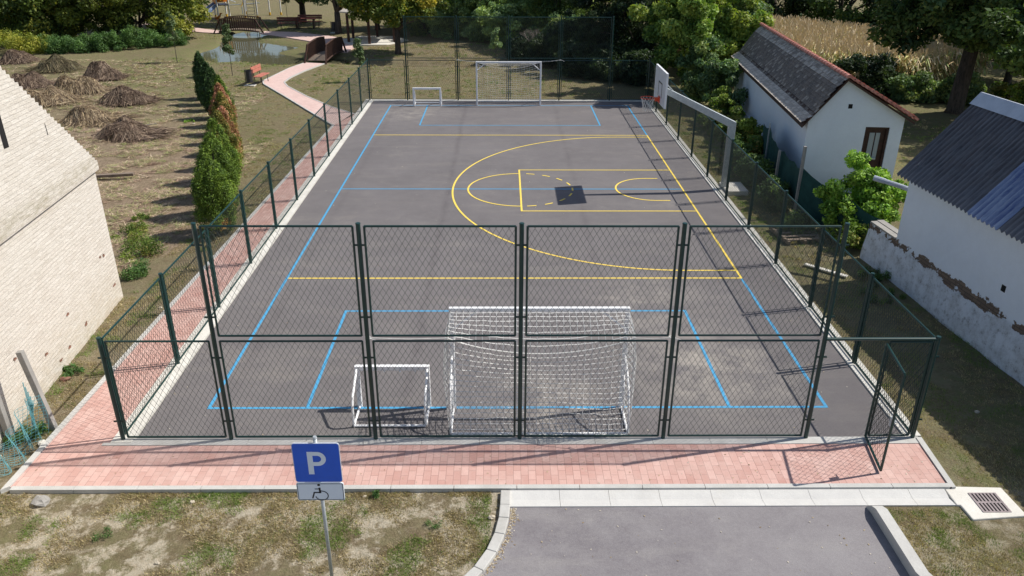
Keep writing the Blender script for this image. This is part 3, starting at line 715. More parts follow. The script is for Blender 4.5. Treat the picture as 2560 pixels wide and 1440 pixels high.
def strk(pts, wd):
    for i in range(len(pts)-1):
        p_ = Vector((pts[i][0], pts[i][1]))*1.18; q_ = Vector((pts[i+1][0], pts[i+1][1]))*1.18; d_ = (q_-p_).normalized(); n_ = Vector((-d_.y, d_.x))*wd/2
        b.add([(v.x+SX, SY-.003, v.y+(zb0+zb1)/2) for v in (p_-n_, q_-n_+d_*wd*.3, q_+n_+d_*wd*.3, p_+n_)], [(0,1,2,3)])
strk([(.010+.068*math.cos(R(a)), -.052+.062*math.sin(R(a))) for a in range(-170, 101, 10)], .012)      # wheel
strk([(-.008,.055),(-.004,-.012)], .026); strk([(-.060,.038),(-.004,.038)], .012); strk([(.0,-.010),(-.070,-.010)], .018); strk([(-.068,-.006),(-.092,-.085)], .018)
hd = [( -.014+.019*math.cos(R(a)), .108+.017*math.sin(R(a))) for a in range(0, 360, 30)]
b.add([(x+SX, SY-.003, z+(zb0+zb1)/2) for x, z in hd], [tuple(range(12))])
b.build('wheelchair_symbol', M['black'], pl)
b = MB()
for zz in (2.2, 1.82, 1.56): b.box(SX-.05, SX+.05, SY+.019, SY+.063, zz-.015, zz+.015)
b.build('clamp', M['galv'], sg)

# ------------------------------------------------------------------ drain
dr = empty('storm_drain', (1.55,-15.7,0), 'cast iron drain grate in a rough white concrete square beside the gutter', 'drain')
b = MB(); b.prism([(1.03,-15.38),(1.22,-15.33),(1.95,-15.36),(1.98,-16.02),(1.10,-16.10),(1.08,-15.77),(1.025,-15.77)], -.12, .005); b.build('concrete_surround', M['slab'], dr, bevel=.015)
b = MB(); gx0, gx1, gy0, gy1 = 1.36, 1.76, -15.93, -15.52
b.box(gx0-.02, gx1+.02, gy0-.02, gy0, 0, .016); b.box(gx0-.02, gx1+.02, gy1, gy1+.02, 0, .016); b.box(gx0-.02, gx0, gy0, gy1, 0, .016); b.box(gx1, gx1+.02, gy0, gy1, 0, .016)
b.box(gx0, gx1, (gy0+gy1)/2-.018, (gy0+gy1)/2+.018, .0, .015)
for i in range(8): xx = gx0+(gx1-gx0)*i/7; b.box(xx-.014, xx+.014, gy0, gy1, .0, .014)
b.build('grate', M['iron'], dr)
b = MB(); b.box(gx0, gx1, gy0, gy1, .0052, .0072); b.build('drain_opening', M['hole_shadow'], dr)

# ------------------------------------------------------------------ left brick barn
ub = Vector((.0865, -.996, 0)).normalized(); nb_ = Vector((-.996, -.0865, 0)).normalized()
P0 = Vector((-15.13, -8.23, 0))
bn = empty('brick_barn', P0, 'old pale brick barn with a stepped gable, left of the brick path', 'barn')
WB, DB, HE, AP = 11.0, 9.0, 3.10, 8.0      # gable width, depth, eaves, apex
def bp_(s, o, z): return P0 + ub*s - nb_*(-o) + Z*z      # o > 0 goes into the building
b = MB()
def wall_poly(poly, o0, o1):
    n = len(poly)
    b.add([bp_(s, o0, z) for s, z in poly]+[bp_(s, o1, z) for s, z in poly], [tuple(range(n)), tuple(range(2*n-1, n-1, -1))]+[(i, i+n, (i+1) % n+n, (i+1) % n) for i in range(n)])
wall_poly([(0,-.1),(WB,-.1),(WB,HE-.04),(0,HE-.04)], 0, .4)
b.build('gable_wall', M['barn'], bn)
b = MB(); steps = 50; slope = (AP-HE-.12)/(WB/2+.12)
poly = [(-.10,HE)]; 
s_ = -.10; z_ = HE+.12
pts_l = [(s_, z_)]
while s_ < WB/2-.06:
    ds = .112+random.uniform(-.012,.012); z2 = HE+.12+(s_+.1+ds)*slope; pts_l.append((s_+random.uniform(-.01,.01), z2-.012)); s_ += ds; pts_l.append((s_, z2))
pts_r = [(WB-s, z) for s, z in reversed(pts_l)]
poly = [(-.10,HE), (WB+.10,HE)] + list(reversed([(WB-s, z) for s, z in pts_l])) [::-1] + list(reversed(pts_l))
wall_poly(poly, -.06, .34)
for s, z in pts_l[::2]:      # every course sticks out a little differently
    if random.random() < .55: 
        a_ = bp_(s+.10, -.06-random.uniform(.004,.03), z-.09); q_ = bp_(s+.30, -.06, z-.015)
b.build('gable_top', M['barn'], bn)
b = MB(); wall_poly([(-.03,HE-.04),(WB+.03,HE-.04),(WB+.03,HE),(-.03,HE)], .04, .34); b.build('ledge_shadow', M['hole_shadow'], bn)  # black strip stands in for the shadow line under the upper gable
b = MB()
for o0, o1, s0, s1 in ((.4,DB,0,.4),(.4,DB,WB-.4,WB),(DB-.4,DB,.4,WB-.4)):
    b.add([bp_(s,o,z) for z in (-.1,HE-.05) for s,o in ((s0,o0),(s1,o0),(s1,o1),(s0,o1))], [(0,1,2,3),(7,6,5,4),(0,4,5,1),(1,5,6,2),(2,6,7,3),(3,7,4,0)])
b.build('wall', M['barn'], bn)
b = MB()
for s0, s1 in ((-.25, WB/2), (WB+.25, WB/2)):
    za, zb = HE-.12, AP-.45
    b.add([bp_(s0,.36,za),bp_(s0,DB+.2,za),bp_(s1,DB+.2,zb),bp_(s1,.36,zb)]+[bp_(s0,.36,za+.08),bp_(s0,DB+.2,za+.08),bp_(s1,DB+.2,zb+.08),bp_(s1,.36,zb+.08)], [(0,1,2,3),(7,6,5,4),(0,4,5,1),(1,5,6,2),(2,6,7,3),(3,7,4,0)])
b.build('roof', M['oldtile'], bn)
b = MB()
for s0, s1, z0, z1 in ((3.34,3.52,4.52,5.35),(1.83,1.86,4.35,4.60)):
    b.add([bp_(s,-.064,z) for s,z in ((s0,z0),(s1,z0+.01),(s1+.01,z1),(s0+.02,z1-.02))], [(0,1,2,3)])
b.build('slit_opening', M['hole_shadow'], bn)
# broken bricks sticking out / fallen holes
for (s, z) in ((.55,1.28),(.35,.45),(2.75,.9),(3.9,.62),(3.0,.28),(3.45,.22),(4.9,1.1),(2.1,.35)):
    b = MB(); w_, h_ = random.uniform(.05,.10), random.uniform(.03,.05); n_ = 11
    out = []
    for k in range(n_):
        a_ = 2*math.pi*k/n_; rr_ = random.uniform(.45,1.15); out.append(bp_(s+w_*rr_*math.cos(a_), -.008-.012*(k % 2), z+h_*rr_*math.sin(a_)))
    b.add(out+[bp_(s, -.002, z)], [(k, (k+1) % n_, n_) for k in range(n_)])
    b.build('broken_brick', M['brickred'], bn)

# ------------------------------------------------------------------ small white house with tiled roof
hu = Vector((.0945, .9955, 0)).normalized(); hn = Vector((.9955, -.0945, 0)).normalized(); H0 = Vector((3.87, 0, 0))
hs = empty('small_house', H0, 'small white rendered house with an old grey tiled roof and red ridge', 'house')
def hp_(n, u, z): return H0 + hn*n + hu*u + Z*z
HL, HW, EL, ER = 13.2, 3.0, 2.42, 2.48; AX, AZ = 1.0, 3.62       # ridge offset, wall apex
def hbox(b, n0, n1, u0, u1, z0, z1):
    b.add([hp_(n,u,z) for z in (z0,z1) for n,u in ((n0,u0),(n1,u0),(n1,u1),(n0,u1))], [(0,3,2,1),(4,5,6,7),(0,1,5,4),(1,2,6,5),(2,3,7,6),(3,0,4,7)])
b = MB()
DX0, DX1, DZ = 1.84, 2.60, 2.16
for u0, u1 in ((0,.25),(HL-.25,HL)):
    if u0 == 0:
        for poly in ([(0,-.1),(DX0,-.1),(DX0,DZ),(0,DZ)], [(DX1,-.1),(HW,-.1),(HW,DZ),(DX1,DZ)], [(0,DZ),(HW,DZ),(HW,ER),(AX,AZ),(0,EL)]):
            n = len(poly); b.add([hp_(a,u0,z) for a,z in poly]+[hp_(a,u1,z) for a,z in poly], [tuple(range(n)), tuple(range(2*n-1, n-1, -1))]+[(i, i+n, (i+1) % n+n, (i+1) % n) for i in range(n)])
    else:
        poly = [(0,-.1),(HW,-.1),(HW,ER),(AX,AZ),(0,EL)]; n = 5
        b.add([hp_(a,u0,z) for a,z in poly]+[hp_(a,u1,z) for a,z in poly], [tuple(range(n)), tuple(range(2*n-1, n-1, -1))]+[(i, i+n, (i+1) % n+n, (i+1) % n) for i in range(n)])
hbox(b, 0, .25, .25, HL-.25, -.1, EL); hbox(b, HW-.25, HW, .25, HL-.25, -.1, ER)
b.build('wall', M['wallH'], hs)
b = MB(); hbox(b, -.06, 0, .02, HL, -.1, .42); b.build('plinth', M['wallH'], hs, label='grey stained plinth along the side wall')
# door
b = MB(); hbox(b, DX0, DX1, .12, .18, 0, DZ); dd = b.build('door', M['wood_dark'], hs)
b = MB(); 
for n0, n1, z0, z1 in ((DX0,DX0+.07,0,DZ),(DX1-.07,DX1,0,DZ),(DX0+.07,DX1-.07,DZ-.07,DZ)): hbox(b, n0, n1, .05, .12, z0, z1)
b.build('door_frame', M['wood_dark'], dd)
b = MB(); hbox(b, DX0+.20, DX0+.36, .105, .119, 1.05, 1.95); hbox(b, DX0+.40, DX0+.53, .105, .119, 1.05, 1.95); b.build('door_glass', M['glass'], dd)
b = MB(); hbox(b, DX0+.30, DX0+.50, .02, .10, 1.10, 1.13); hbox(b, DX0+.15, DX0+.19, .06, .11, 1.0, 1.16); b.build('handle', M['galv'], dd)
b = MB(); hbox(b, 1.17, 1.30, -.004, -.001, 2.74, 2.88); b.build('attic_opening', M['hole_shadow'], hs)
# roof : rows of lapped tiles
def roof_side(name, nA, zA, nB, zB, rows, m, light_rows=0, top_rows=0, shape=None):
    b = MB(); rnd = random.Random(3); u0, u1 = -.22, HL+.15; cnt = int((u1-u0)/.17)
    for r_ in range(rows):
        f0, f1 = r_/rows, min(1.0, (r_+1)/rows+.02)
        for c_ in range(cnt):
            ua = u0+(u1-u0)*(c_+(.5 if r_ % 2 else 0))/cnt; ub_ = ua+(u1-u0)/cnt*.96
            if r_ % 2 and c_ == cnt-1: ub_ = u1
            j = rnd.uniform(-.008,.008); lift = .032+j
            if shape:
                def at_(f):
                    for (fa, na, za), (fb, nb2, zb) in zip(shape, shape[1:]):
                        if f <= fb+1e-6: q = (f-fa)/(fb-fa); return na+(nb2-na)*q, za+(zb-za)*q
                    return shape[-1][1:]
                (n0, z0), (n1, z1) = at_(f0), at_(f1)
            else: n0, z0 = nA+(nB-nA)*f0, zA+(zB-zA)*f0; n1, z1 = nA+(nB-nA)*f1, zA+(zB-zA)*f1
            on, oz = -(zB-zA), (nB-nA); l_ = math.hypot(on, oz); on, oz = on/l_, oz/l_
            if oz < 0: on, oz = -on, -oz
            k_ = 1.0
            if r_ < light_rows: k_ = rnd.choice((.0,.15,.35))  # paler eave and ridge rows paint in the sun on the flatter tiles
            elif top_rows and r_ >= rows-top_rows: k_ = rnd.choice((.1,.3,.5,.8))
            elif rnd.random() < .12: k_ = .6
            b.col = (k_, k_, k_, 1)
            A = [hp_(n0+on*lift, u, z0+oz*lift) for u in (ua, ub_)]; B = [hp_(n1+on*.006, u, z1+oz*.006) for u in (ub_, ua)]
            A2 = [hp_(n0, u, z0) for u in (ua, ub_)]
            b.add(A+B+A2, [(0,1,2,3),(0,4,5,1)])
    b.col = (1,1,1,1)
    return b.build(name, m, hs)
RN, RZ = .98, 3.74
roof_side('roof_left', -.23, 2.27, RN, RZ, 15, M['oldtile'], 3, 3, [(0,-.28,2.30),(.2,.06,2.50),(.78,.66,3.42),(1.0,RN,RZ+.0)])
roof_side('roof_right', HW+.28, 2.42, RN, RZ, 16, M['redtile'])
b = MB()   # roof deck and verge boards so that the roof is solid
for nA, zA in ((-.22,2.19),(HW+.26,2.38)):
    b.add([hp_(nA,-.18,zA),hp_(nA,HL+.1,zA),hp_(RN,HL+.1,RZ-.04),hp_(RN,-.18,RZ-.04),hp_(nA,-.18,zA-.07),hp_(nA,HL+.1,zA-.07),hp_(RN,HL+.1,RZ-.11),hp_(RN,-.18,RZ-.11)], [(0,1,2,3),(7,6,5,4),(0,4,5,1),(1,5,6,2),(2,6,7,3),(3,7,4,0)])
b.build('roof_deck', M['wood_dark'], hs)
b = MB()      # verge tiles standing proud along the right gable edge
for i in range(15):
    f0, f1 = i/15, (i+1)/15+.01; q0 = hp_(RN+(HW+.30-RN)*f0, -.12, RZ+.06+(2.46-RZ)*f0); q1 = hp_(RN+(HW+.30-RN)*f1, -.12, RZ+.03+(2.46-RZ)*f1)
    b.bar(q0, q1, .26, .075, (0,0,1))
b.build('verge_tiles', M['redtile'], hs)
b = MB(); u = -.24
while u < HL+.1:
    r0, r1 = .105, .085
    for k in range(6):
        t0, t1 = math.pi*k/6, math.pi*(k+1)/6
        b.quad(hp_(RN-r0*math.cos(t0),u,RZ+.0+r0*math.sin(t0)), hp_(RN-r0*math.cos(t1),u,RZ+r0*math.sin(t1)), hp_(RN-r1*math.cos(t1),u+.37,RZ+r1*math.sin(t1)), hp_(RN-r1*math.cos(t0),u+.37,RZ+r1*math.sin(t0)))
    b.quad(*[hp_(RN-r0*math.cos(math.pi*k/6),u,RZ+r0*math.sin(math.pi*k/6)) for k in range(7)])
    u += .33
b.build('ridge_tiles', M['redtile'], hs)

# ------------------------------------------------------------------ right building with corrugated roof
ru = Vector((.091, -.996, 0)).normalized(); rn = Vector((.996, .091, 0)).normalized(); R0 = Vector((3.80, -7.1, 0))
rb = empty('white_shed', R0, 'white shed with peeling plaster and a grey corrugated roof, at the right edge', 'building')
def rp(s, n, z): return R0 + ru*s + rn*n + Z*z
SL, SW, SE, SA = 10.5, 2.9, 2.52, 4.36
def rprism(b, poly, s0, s1):
    n = len(poly); b.add([rp(s0,a,z) for a,z in poly]+[rp(s1,a,z) for a,z in poly], [tuple(range(n)), tuple(range(2*n-1, n-1, -1))]+[(i, i+n, (i+1) % n+n, (i+1) % n) for i in range(n)])
b = MB(); rprism(b, [(0,.0),(SW,.0),(SW,SE),(SW/2,SA),(0,SE)], 0, .3); rprism(b, [(0,.0),(SW,.0),(SW,SE),(SW/2,SA),(0,SE)], SL-.3, SL)
b.build('gable_wall', M['wallR'], rb)
# long side wall, slightly uneven
b = MB(); NS, NZ = 60, 20
for j in range(NZ+1):
    for i in range(NS+1):
        s = .0+(SL-.0)*i/NS; z = -.15+(SE+.15)*j/NZ
        bulge = .10*sm(1.15, .1, z) + (.03*noise.noise((s*1.3, z*1.6, 1))+.015*noise.noise((s*4, z*4, 7)))*sm(1.4, .7, z)
        p_ = rp(s, -.003-bulge, z); b.v.append(tuple(p_)); b.c.append((1,1,1,1))
b.f += [(j*(NS+1)+i, j*(NS+1)+i+1, (j+1)*(NS+1)+i+1, (j+1)*(NS+1)+i) for j in range(NZ) for i in range(NS)]
b.build('side_wall', M['wallR'], rb, smooth=True)
b = MB(); rprism(b, [(.003,-.1),(.3,-.1),(.3,SE-.02),(.003,SE-.02)], .3, SL-.3); rprism(b, [(SW-.3,-.1),(SW,-.1),(SW,SE-.02),(SW-.3,SE-.02)], .3, SL-.3); b.build('wall', M['wallR'], rb)
def corr(name, s0, s1, m, side=0, lift=0., f0=0., f1=1.):
    b = MB(); pitch = .146; per = 8; n = int((s1-s0)/pitch*per); nA, zA, nB, zB = (-.28, 2.60-.02, 1.42, 4.46) if side == 0 else (SW+.28, 2.58, 1.46, 4.46)
    rows = [0, .34, .345, .68, .685, 1.0]
    for r_, f in enumerate(rows):
        f_ = f0+(f1-f0)*f; lap = (.012 if r_ in (0, 2, 4) else 0.)
        for i in range(n+1):
            s = s0+(s1-s0)*i/n; w_ = .038*math.cos(2*math.pi*s/pitch)
            k_ = 1.0-.34*max(0, math.cos(2*math.pi*s/pitch))*(.6+.7*noise.noise((s*2, r_, 1)))  # paler crests and darker troughs paint in the shading of the waves
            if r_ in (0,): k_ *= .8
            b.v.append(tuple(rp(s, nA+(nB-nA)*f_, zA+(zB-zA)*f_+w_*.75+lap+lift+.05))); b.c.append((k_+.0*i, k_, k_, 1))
    b.f += [(r_*(n+1)+i, r_*(n+1)+i+1, (r_+1)*(n+1)+i+1, (r_+1)*(n+1)+i) for r_ in range(len(rows)-1) for i in range(n)]
    return b.build(name, m, rb, smooth=True)
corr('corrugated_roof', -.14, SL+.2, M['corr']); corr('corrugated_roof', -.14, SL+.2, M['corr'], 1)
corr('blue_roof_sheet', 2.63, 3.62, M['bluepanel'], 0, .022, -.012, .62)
b = MB()
for s0 in range(0, 11, 2):
    a, c = s0-.22 if s0 == 0 else s0, min(s0+2.02, SL+.25)
    b.add([rp(s,n_,z_) for s in (a,c) for n_,z_ in ((1.20,4.31),(1.42,4.575),(1.46,4.575),(1.70,4.33))], [(0,1,5,4),(1,2,6,5),(2,3,7,6)])
b.build('ridge_cap', M['cap'], rb)
b = MB(); b.add([rp(s,-.006,z) for s,z in ((3.80,1.38),(3.93,1.38),(3.93,1.52),(3.80,1.52))], [(0,1,2,3)]); b.build('vent_hole', M['hole_shadow'], rb)
b = MB(); b.path([rp(-.0,.35,2.18), rp(-.35,.05,2.26), rp(-.75,-.42,2.36)], .06, 12, False); b.path([rp(-.60,-.25,2.325), rp(-.78,-.46,2.365)], .07, 12, False); b.build('drain_pipe', M['pvc'], rb)
# low garden wall carrying on from the shed
gw = empty('garden_wall', rp(-1.25,0,0), 'low crumbling whitewashed wall between the shed and the sumac', 'wall')
b = MB(); NS, NZ = 14, 10
for j in range(NZ+1):
    for i in range(NS+1):
        s = -1.25+1.25*i/NS; z = -.1+1.1*j/NZ
        bulge = .10*sm(1.1, .1, z) + .03*noise.noise((s*1.3, z*1.6, 1))
        b.v.append(tuple(rp(s-.001, -.003-bulge, z))); b.c.append((1,1,1,1))
b.f += [(j*(NS+1)+i, j*(NS+1)+i+1, (j+1)*(NS+1)+i+1, (j+1)*(NS+1)+i) for j in range(NZ) for i in range(NS)]
b.build('rough_face', M['wallR'], gw, smooth=True)
b = MB(); rprism(b, [(.0,-.1),(.34,-.1),(.34,.99),(.0,.99)], -1.25, -.003); b.build('wall_core', M['wallR'], gw)
b = MB(); rprism(b, [(-.04,1.0),(.13,1.0),(.13,1.045),(-.04,1.045)], -1.2, -.02); rprism(b, [(.16,1.0),(.34,1.0),(.34,1.05),(.16,1.05)], -1.25, -.02); b.build('coping', M['old_conc'], gw)

# ------------------------------------------------------------------ neighbour's green screen fence
scr = empty('screen_fence', (2.86,-2.63,0), 'sagging dark green shade cloth fence in front of the small white house', 'fence')
sp = [(4.15,-5.55,.95),(3.55,-4.4,1.25),(2.90,-2.65,1.52),(3.02,-1.6,1.42),(3.12,-.3,1.38),(3.22,.9,1.38),(3.34,2.0,1.62),(3.50,3.2,1.48)]
b = MB()
for i in range(len(sp)-1):
    for k in range(4):
        f0, f1 = k/4, (k+1)/4
        a = Vector(sp[i]).lerp(Vector(sp[i+1]), f0); c = Vector(sp[i]).lerp(Vector(sp[i+1]), f1)
        a.z -= .10*math.sin(math.pi*f0); c.z -= .10*math.sin(math.pi*f1)
        off_ = lambda p, t: (p.x+.04*noise.noise((p.x*2, p.y*2, t)), p.y, p.z*t)
        for t0, t1 in ((0.02,.33),(.33,.66),(.66,1.0)): b.quad(off_(a,t0), off_(c,t0), off_(c,t1), off_(a,t1))
b.build('shade_cloth', M['shade'], scr, smooth=True)
for x, y, h, r, lean in ((2.88,-2.63,2.17,.04,0),(2.98,-.30,1.42,.035,.0),(3.34,2.05,1.75,.02,0)):
    b = MB(); b.box(x-r, x+r, y-r, y+r, -.05, h); b.build('post', M['old_conc'] if r > .03 else M['galv'], scr)

# ------------------------------------------------------------------ posts and teal net at the left edge
for (x, y), (x2, y2, h), lb in (((-13.98,-13.66), (-14.20,-13.66,1.56), 'leaning grey concrete post at the pavement edge, right one of two'), ((-14.52,-14.06), (-14.56,-14.06,1.7), 'grey concrete post by the barn wall, at the left picture edge')):
    b = MB(); b.bar((x,y,-.1), (x2,y2,h), .10, .10, (0,1,0)); o = b.build('concrete_post', M['old_conc'], bevel=.008); tag(o, lb, 'post')
b = MB(); A = Vector((-13.95,-13.72,.7)); NN, MM = 46, 12
def netp(i, j):
    u, v = i/NN, j/MM
    x = -13.97 - .62*u if u < .4 else -14.22-.0*u+ (-(u-.4)*.55)
    top = Vector((-13.98-.35*u-.1, -13.70-1.75*u, .72-.45*u+.12*math.sin(u*9)))
    bot = Vector((-14.03-.10*u, -13.80-1.95*u, .0+.03*math.sin(i*1.1)))
    p = top.lerp(bot, v); p.x += .07*math.sin(i*.9+v*3)-.05*v*math.sin(u*12); p.z = max(p.z, .0)+.015*noise.noise((i*.5, j*.7, 0)); return p
for i in range(NN+1): b.path([netp(i, j) for j in range(MM+1)], .0035, 3, False)
for j in range(MM+1): b.path([netp(i, j) for i in range(NN+1)], .0035, 3, False)
for k in range(5): b.path([(-14.22+.012*k, -13.78+.01*k, 1.02-.1*k), (-14.21+.02*k, -13.82, .6), (-14.19+.03*math.sin(k), -13.86, .25), (-14.22+.07*math.sin(k*2), -13.92, .02)], .008, 4)
o = b.build('plastic_net', M['teal']); tag(o, 'torn teal plastic netting slumped beside the pavement corner', 'net')

# ------------------------------------------------------------------ stones, planks, litter
def stone(x, y, s, label, m='stone', g=None):
    me = MB(); n, mm = 8, 5; rr = random.Random(int(x*100)+int(y*100))
    for j in range(mm+1):
        for i in range(n):
            t = math.pi*j/mm; a = 2*math.pi*i/n; k = s*(.8+.4*rr.random())
            me.v.append((x+k*math.sin(t)*math.cos(a), y+k*.8*math.sin(t)*math.sin(a), ground_z(x,y)+max(-.01,k*.6*math.cos(t)+s*.25))); me.c.append((1,1,1,1))
    me.f += [(j*n+i, (j+1)*n+i, (j+1)*n+(i+1) % n, j*n+(i+1) % n) for j in range(mm) for i in range(n)]
    o = me.build('stone', M[m], smooth=False); tag(o, label, 'stone', g); return o
stone(-10.86,-15.62,.045, 'small pale stone just below the pavement kerb, left of the sign')
stone(-6.2,-16.0,.06, 'pale stone lying beside the curved kerb of the parking bay')
stone(-8.2,-15.50,.035, 'small pinkish stone at the kerb, right of the parking sign')
stone(-13.2,-15.62,.14, 'flat grey rubble lump under the pavement corner', 'old_conc')
stone(-13.95,-14.12,.10, 'broken lump of pale concrete against the left kerb under the netting', 'slab')
stone(-10.9,-16.9,.04, 'tiny pale stone in the sandy lawn left of the sign pole')
stone(-14.0,-8.85,.05, 'white scrap of stone in the grass between barn and path')
stone(2.75,-13.2,.05, 'white scrap in the shaded grass by the shed')
stone(-14.62,-12.0,.10, 'crumbled brick lump at the foot of the barn wall', 'brickred')
stone(-14.55,-14.6,.16, 'pale rubble block lying below the concrete posts at the left edge', 'stone')
stone(-19.6,9.2,.07, 'small white stone in the grass left of the thuja row')
pk = empty('wooden_pallet', (2.35,-4.6,0), 'grey broken wooden pallet lying in the shade behind the side fence', 'pallet')
for i in range(5):
    b = MB(); b.box(1.85,2.95,-4.9+i*.26,-4.78+i*.26,.10,.125); b.build('slat', M['plank'], pk)
for xx in (1.9, 2.38, 2.85):
    b = MB(); b.box(xx-.04,xx+.04,-4.95,-3.7,0,.098); b.build('bearer', M['plank'], pk)
pk.rotation_euler = (0, 0, .12)
b = MB(); b.bar((1.9,-6.4,.03), (2.7,-7.2,.03), .12, .03); o = b.build('board', M['slab']); tag(o, 'pale board lying in the grass beside the wooden pallet', 'plank')
b = MB(); b.bar((-20.4,1.1,.08), (-18.9,1.35,.10), .16, .10); o = b.build('timber_beam', M['plank'], bevel=.01); tag(o, 'weathered timber beam lying beside the barn corner', 'beam')
b = MB(); b.bar((-22.9,7.3,.05), (-20.7,8.0,.30), .04, .03); o = b.build('pole', M['stone']); tag(o, 'thin bleached stick lying against the largest brushwood heap', 'stick')

# ------------------------------------------------------------------ foliage machinery
def leaves(centers, radii, n, size, pal, weights=None, rng=RNG, flat=.75, droop=0., aspect=.5, shade=.4):
    """leaf rhombi gathered in clumps; centers (m,3) radii (m,)"""
    centers = np.asarray(centers, float); radii = np.asarray(radii, float); m = len(centers)
    p = radii**2; p = p/p.sum(); idx = rng.choice(m, n, p=p)
    d = rng.normal(size=(n,3)); d /= np.linalg.norm(d, axis=1)[:,None]; rr = rng.random(n)**.45
    off = d*rr[:,None]*radii[idx][:,None]; off[:,2] *= flat
    c = centers[idx]+off
    nrm = rng.normal(size=(n,3))*.75+d*.6+np.array([0,0,.55]); nrm /= np.linalg.norm(nrm, axis=1)[:,None]
    t = rng.normal(size=(n,3)); t[:,2] -= droop; t -= (t*nrm).sum(1)[:,None]*nrm; t /= np.linalg.norm(t, axis=1)[:,None]
    bt = np.cross(nrm, t); s = size*(.6+.8*rng.random(n))[:,None]
    V = np.stack([c-t*s, c+bt*s*aspect-t*s*.1, c+t*s, c-bt*s*aspect-t*s*.1], 1).reshape(-1,3)
    F = np.arange(n*4).reshape(-1,4)
    pal = np.asarray(pal, float); w = np.ones(len(pal)) if weights is None else np.asarray(weights, float); w = w/w.sum()
    ck = rng.choice(len(pal), m, p=w); own = rng.random(n) < .3; lk = np.where(own, rng.choice(len(pal), n, p=w), ck[idx])
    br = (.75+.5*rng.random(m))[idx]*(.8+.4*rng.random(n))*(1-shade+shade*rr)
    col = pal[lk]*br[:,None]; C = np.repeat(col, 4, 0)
    return V, F, C
def clumps(ells, m, rc, rng=RNG, inner=.45):
    """clump centres in a list of ellipsoids (cx,cy,cz,rx,ry,rz)"""
    vol = np.array([e[3]*e[4]*e[5] for e in ells])**.8; k = rng.choice(len(ells), m, p=vol/vol.sum()); E = np.array(ells)[k]
    d = rng.normal(size=(m,3)); d /= np.linalg.norm(d, axis=1)[:,None]; r = inner+(1-inner)*rng.random(m)**.6
    return E[:,:3]+d*r[:,None]*E[:,3:], rc*(.55+.8*rng.random(m))
PAL = {
 'dark': [(.030,.055,.018),(.045,.075,.022),(.020,.040,.016),(.065,.095,.025)],
 'vdark': [(.014,.026,.014),(.022,.038,.018),(.010,.020,.012),(.035,.052,.022)],  # leaf colours darkened for shade, mainly trees and scrub behind the far fence
 'ash': [(.075,.120,.028),(.110,.160,.035),(.050,.090,.026),(.155,.185,.040)],
 'ashcool': [(.060,.100,.045),(.085,.130,.055),(.050,.085,.040),(.120,.150,.050)],
 'walnut': [(.065,.090,.018),(.100,.125,.022),(.040,.060,.016),(.230,.190,.028),(.170,.165,.028)],
 'willow': [(.100,.140,.062),(.080,.115,.055),(.130,.165,.060),(.055,.085,.038)],
 'nettle': [(.055,.105,.030),(.080,.140,.040),(.040,.080,.025)],
 'golden': [(.190,.200,.030),(.140,.170,.030),(.240,.230,.040)],
 'sumac': [(.130,.230,.032),(.190,.300,.045),(.090,.170,.028),(.230,.330,.060)],
 'sap': [(.110,.160,.070),(.150,.190,.090),(.080,.120,.050)],
 'thuja': [(.064,.104,.014),(.100,.150,.018),(.042,.074,.012)],
 'thujad': [(.030,.062,.018),(.042,.082,.020),(.022,.045,.014)],
 'thujar': [(.340,.150,.085),(.260,.105,.060),(.420,.210,.125),(.150,.120,.030)],
 'thujam': [(.120,.130,.024),(.160,.140,.030),(.070,.100,.018),(.220,.140,.045)],
 'ivy': [(.095,.150,.025),(.140,.190,.035),(.060,.100,.020),(.200,.190,.050)],
 'straw': [(.360,.270,.150),(.270,.190,.110),(.190,.130,.080),(.420,.330,.200)],
 'twig': [(.22,.17,.13),(.16,.12,.09)],
 'lawn': [(.085,.120,.030),(.120,.155,.040),(.065,.090,.024),(.190,.160,.075),(.150,.120,.060)],
}
GAIN = dict(dark=2.5, vdark=2.1, ash=2.35, ashcool=2.2, walnut=2.1, willow=3.2, nettle=2.0, golden=1.9, sumac=1.8, sap=1.3, thuja=2.1, thujad=1.7, thujar=1.6, thujam=1.8, ivy=1.6, straw=1.1, twig=1, lawn=1.3)
PAL = {k: [tuple(min(.8, c*GAIN[k]) for c in col) for col in v] for k, v in PAL.items()}
def limb_tree(root, base, top_pts, r0, name='trunk'):
    b = MB(); base = Vector(base)
    fork = base + Vector((random.uniform(-.1,.1), random.uniform(-.1,.1), min(1.6 if r0 < .3 else 4.6, (max(p[2] for p in top_pts)-base.z)*(.35 if r0 < .3 else .5))))
    b.path([base-Z*.1, base+Z*.15, fork], [r0*1.35, r0*1.05, r0*.8], 10)
    for tp in top_pts:
        tp = Vector(tp); mid = fork.lerp(tp, .5)+Vector((random.uniform(-.3,.3), random.uniform(-.3,.3), random.uniform(0,.3)))
        b.path([fork-Z*.1, fork.lerp(mid,.5)+Z*.1, mid, tp], [r0*.6, r0*.45, r0*.3, r0*.08], 7)
    return b.build(name, M['bark'], root, smooth=True)
def tree(name, label, base, ells, n, size, pal, rc=.6, m=70, cat='tree', group=None, r0=.16, limbs=7, weights=None, seed=0, **kw):
    rng = np.random.default_rng(seed+11); random.seed(seed+5)
    x, y = base; z0 = ground_z(x, y)
    root = empty(name, (x, y, z0), label, cat, group)
    cs, rs = clumps(ells, m, rc, rng, kw.pop('inner', .45)); cs[:,2] = np.maximum(cs[:,2], .12)
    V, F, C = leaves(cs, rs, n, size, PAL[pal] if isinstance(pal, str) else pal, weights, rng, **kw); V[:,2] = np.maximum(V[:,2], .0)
    fast_mesh('crown', V-np.array([x,y,z0]), F, C, M['leaf'], root)
    if limbs:
        pick = rng.choice(m, min(limbs, m), replace=False); limb_tree(root, (x,y,z0), [tuple(cs[i]) for i in pick], r0)
    return root

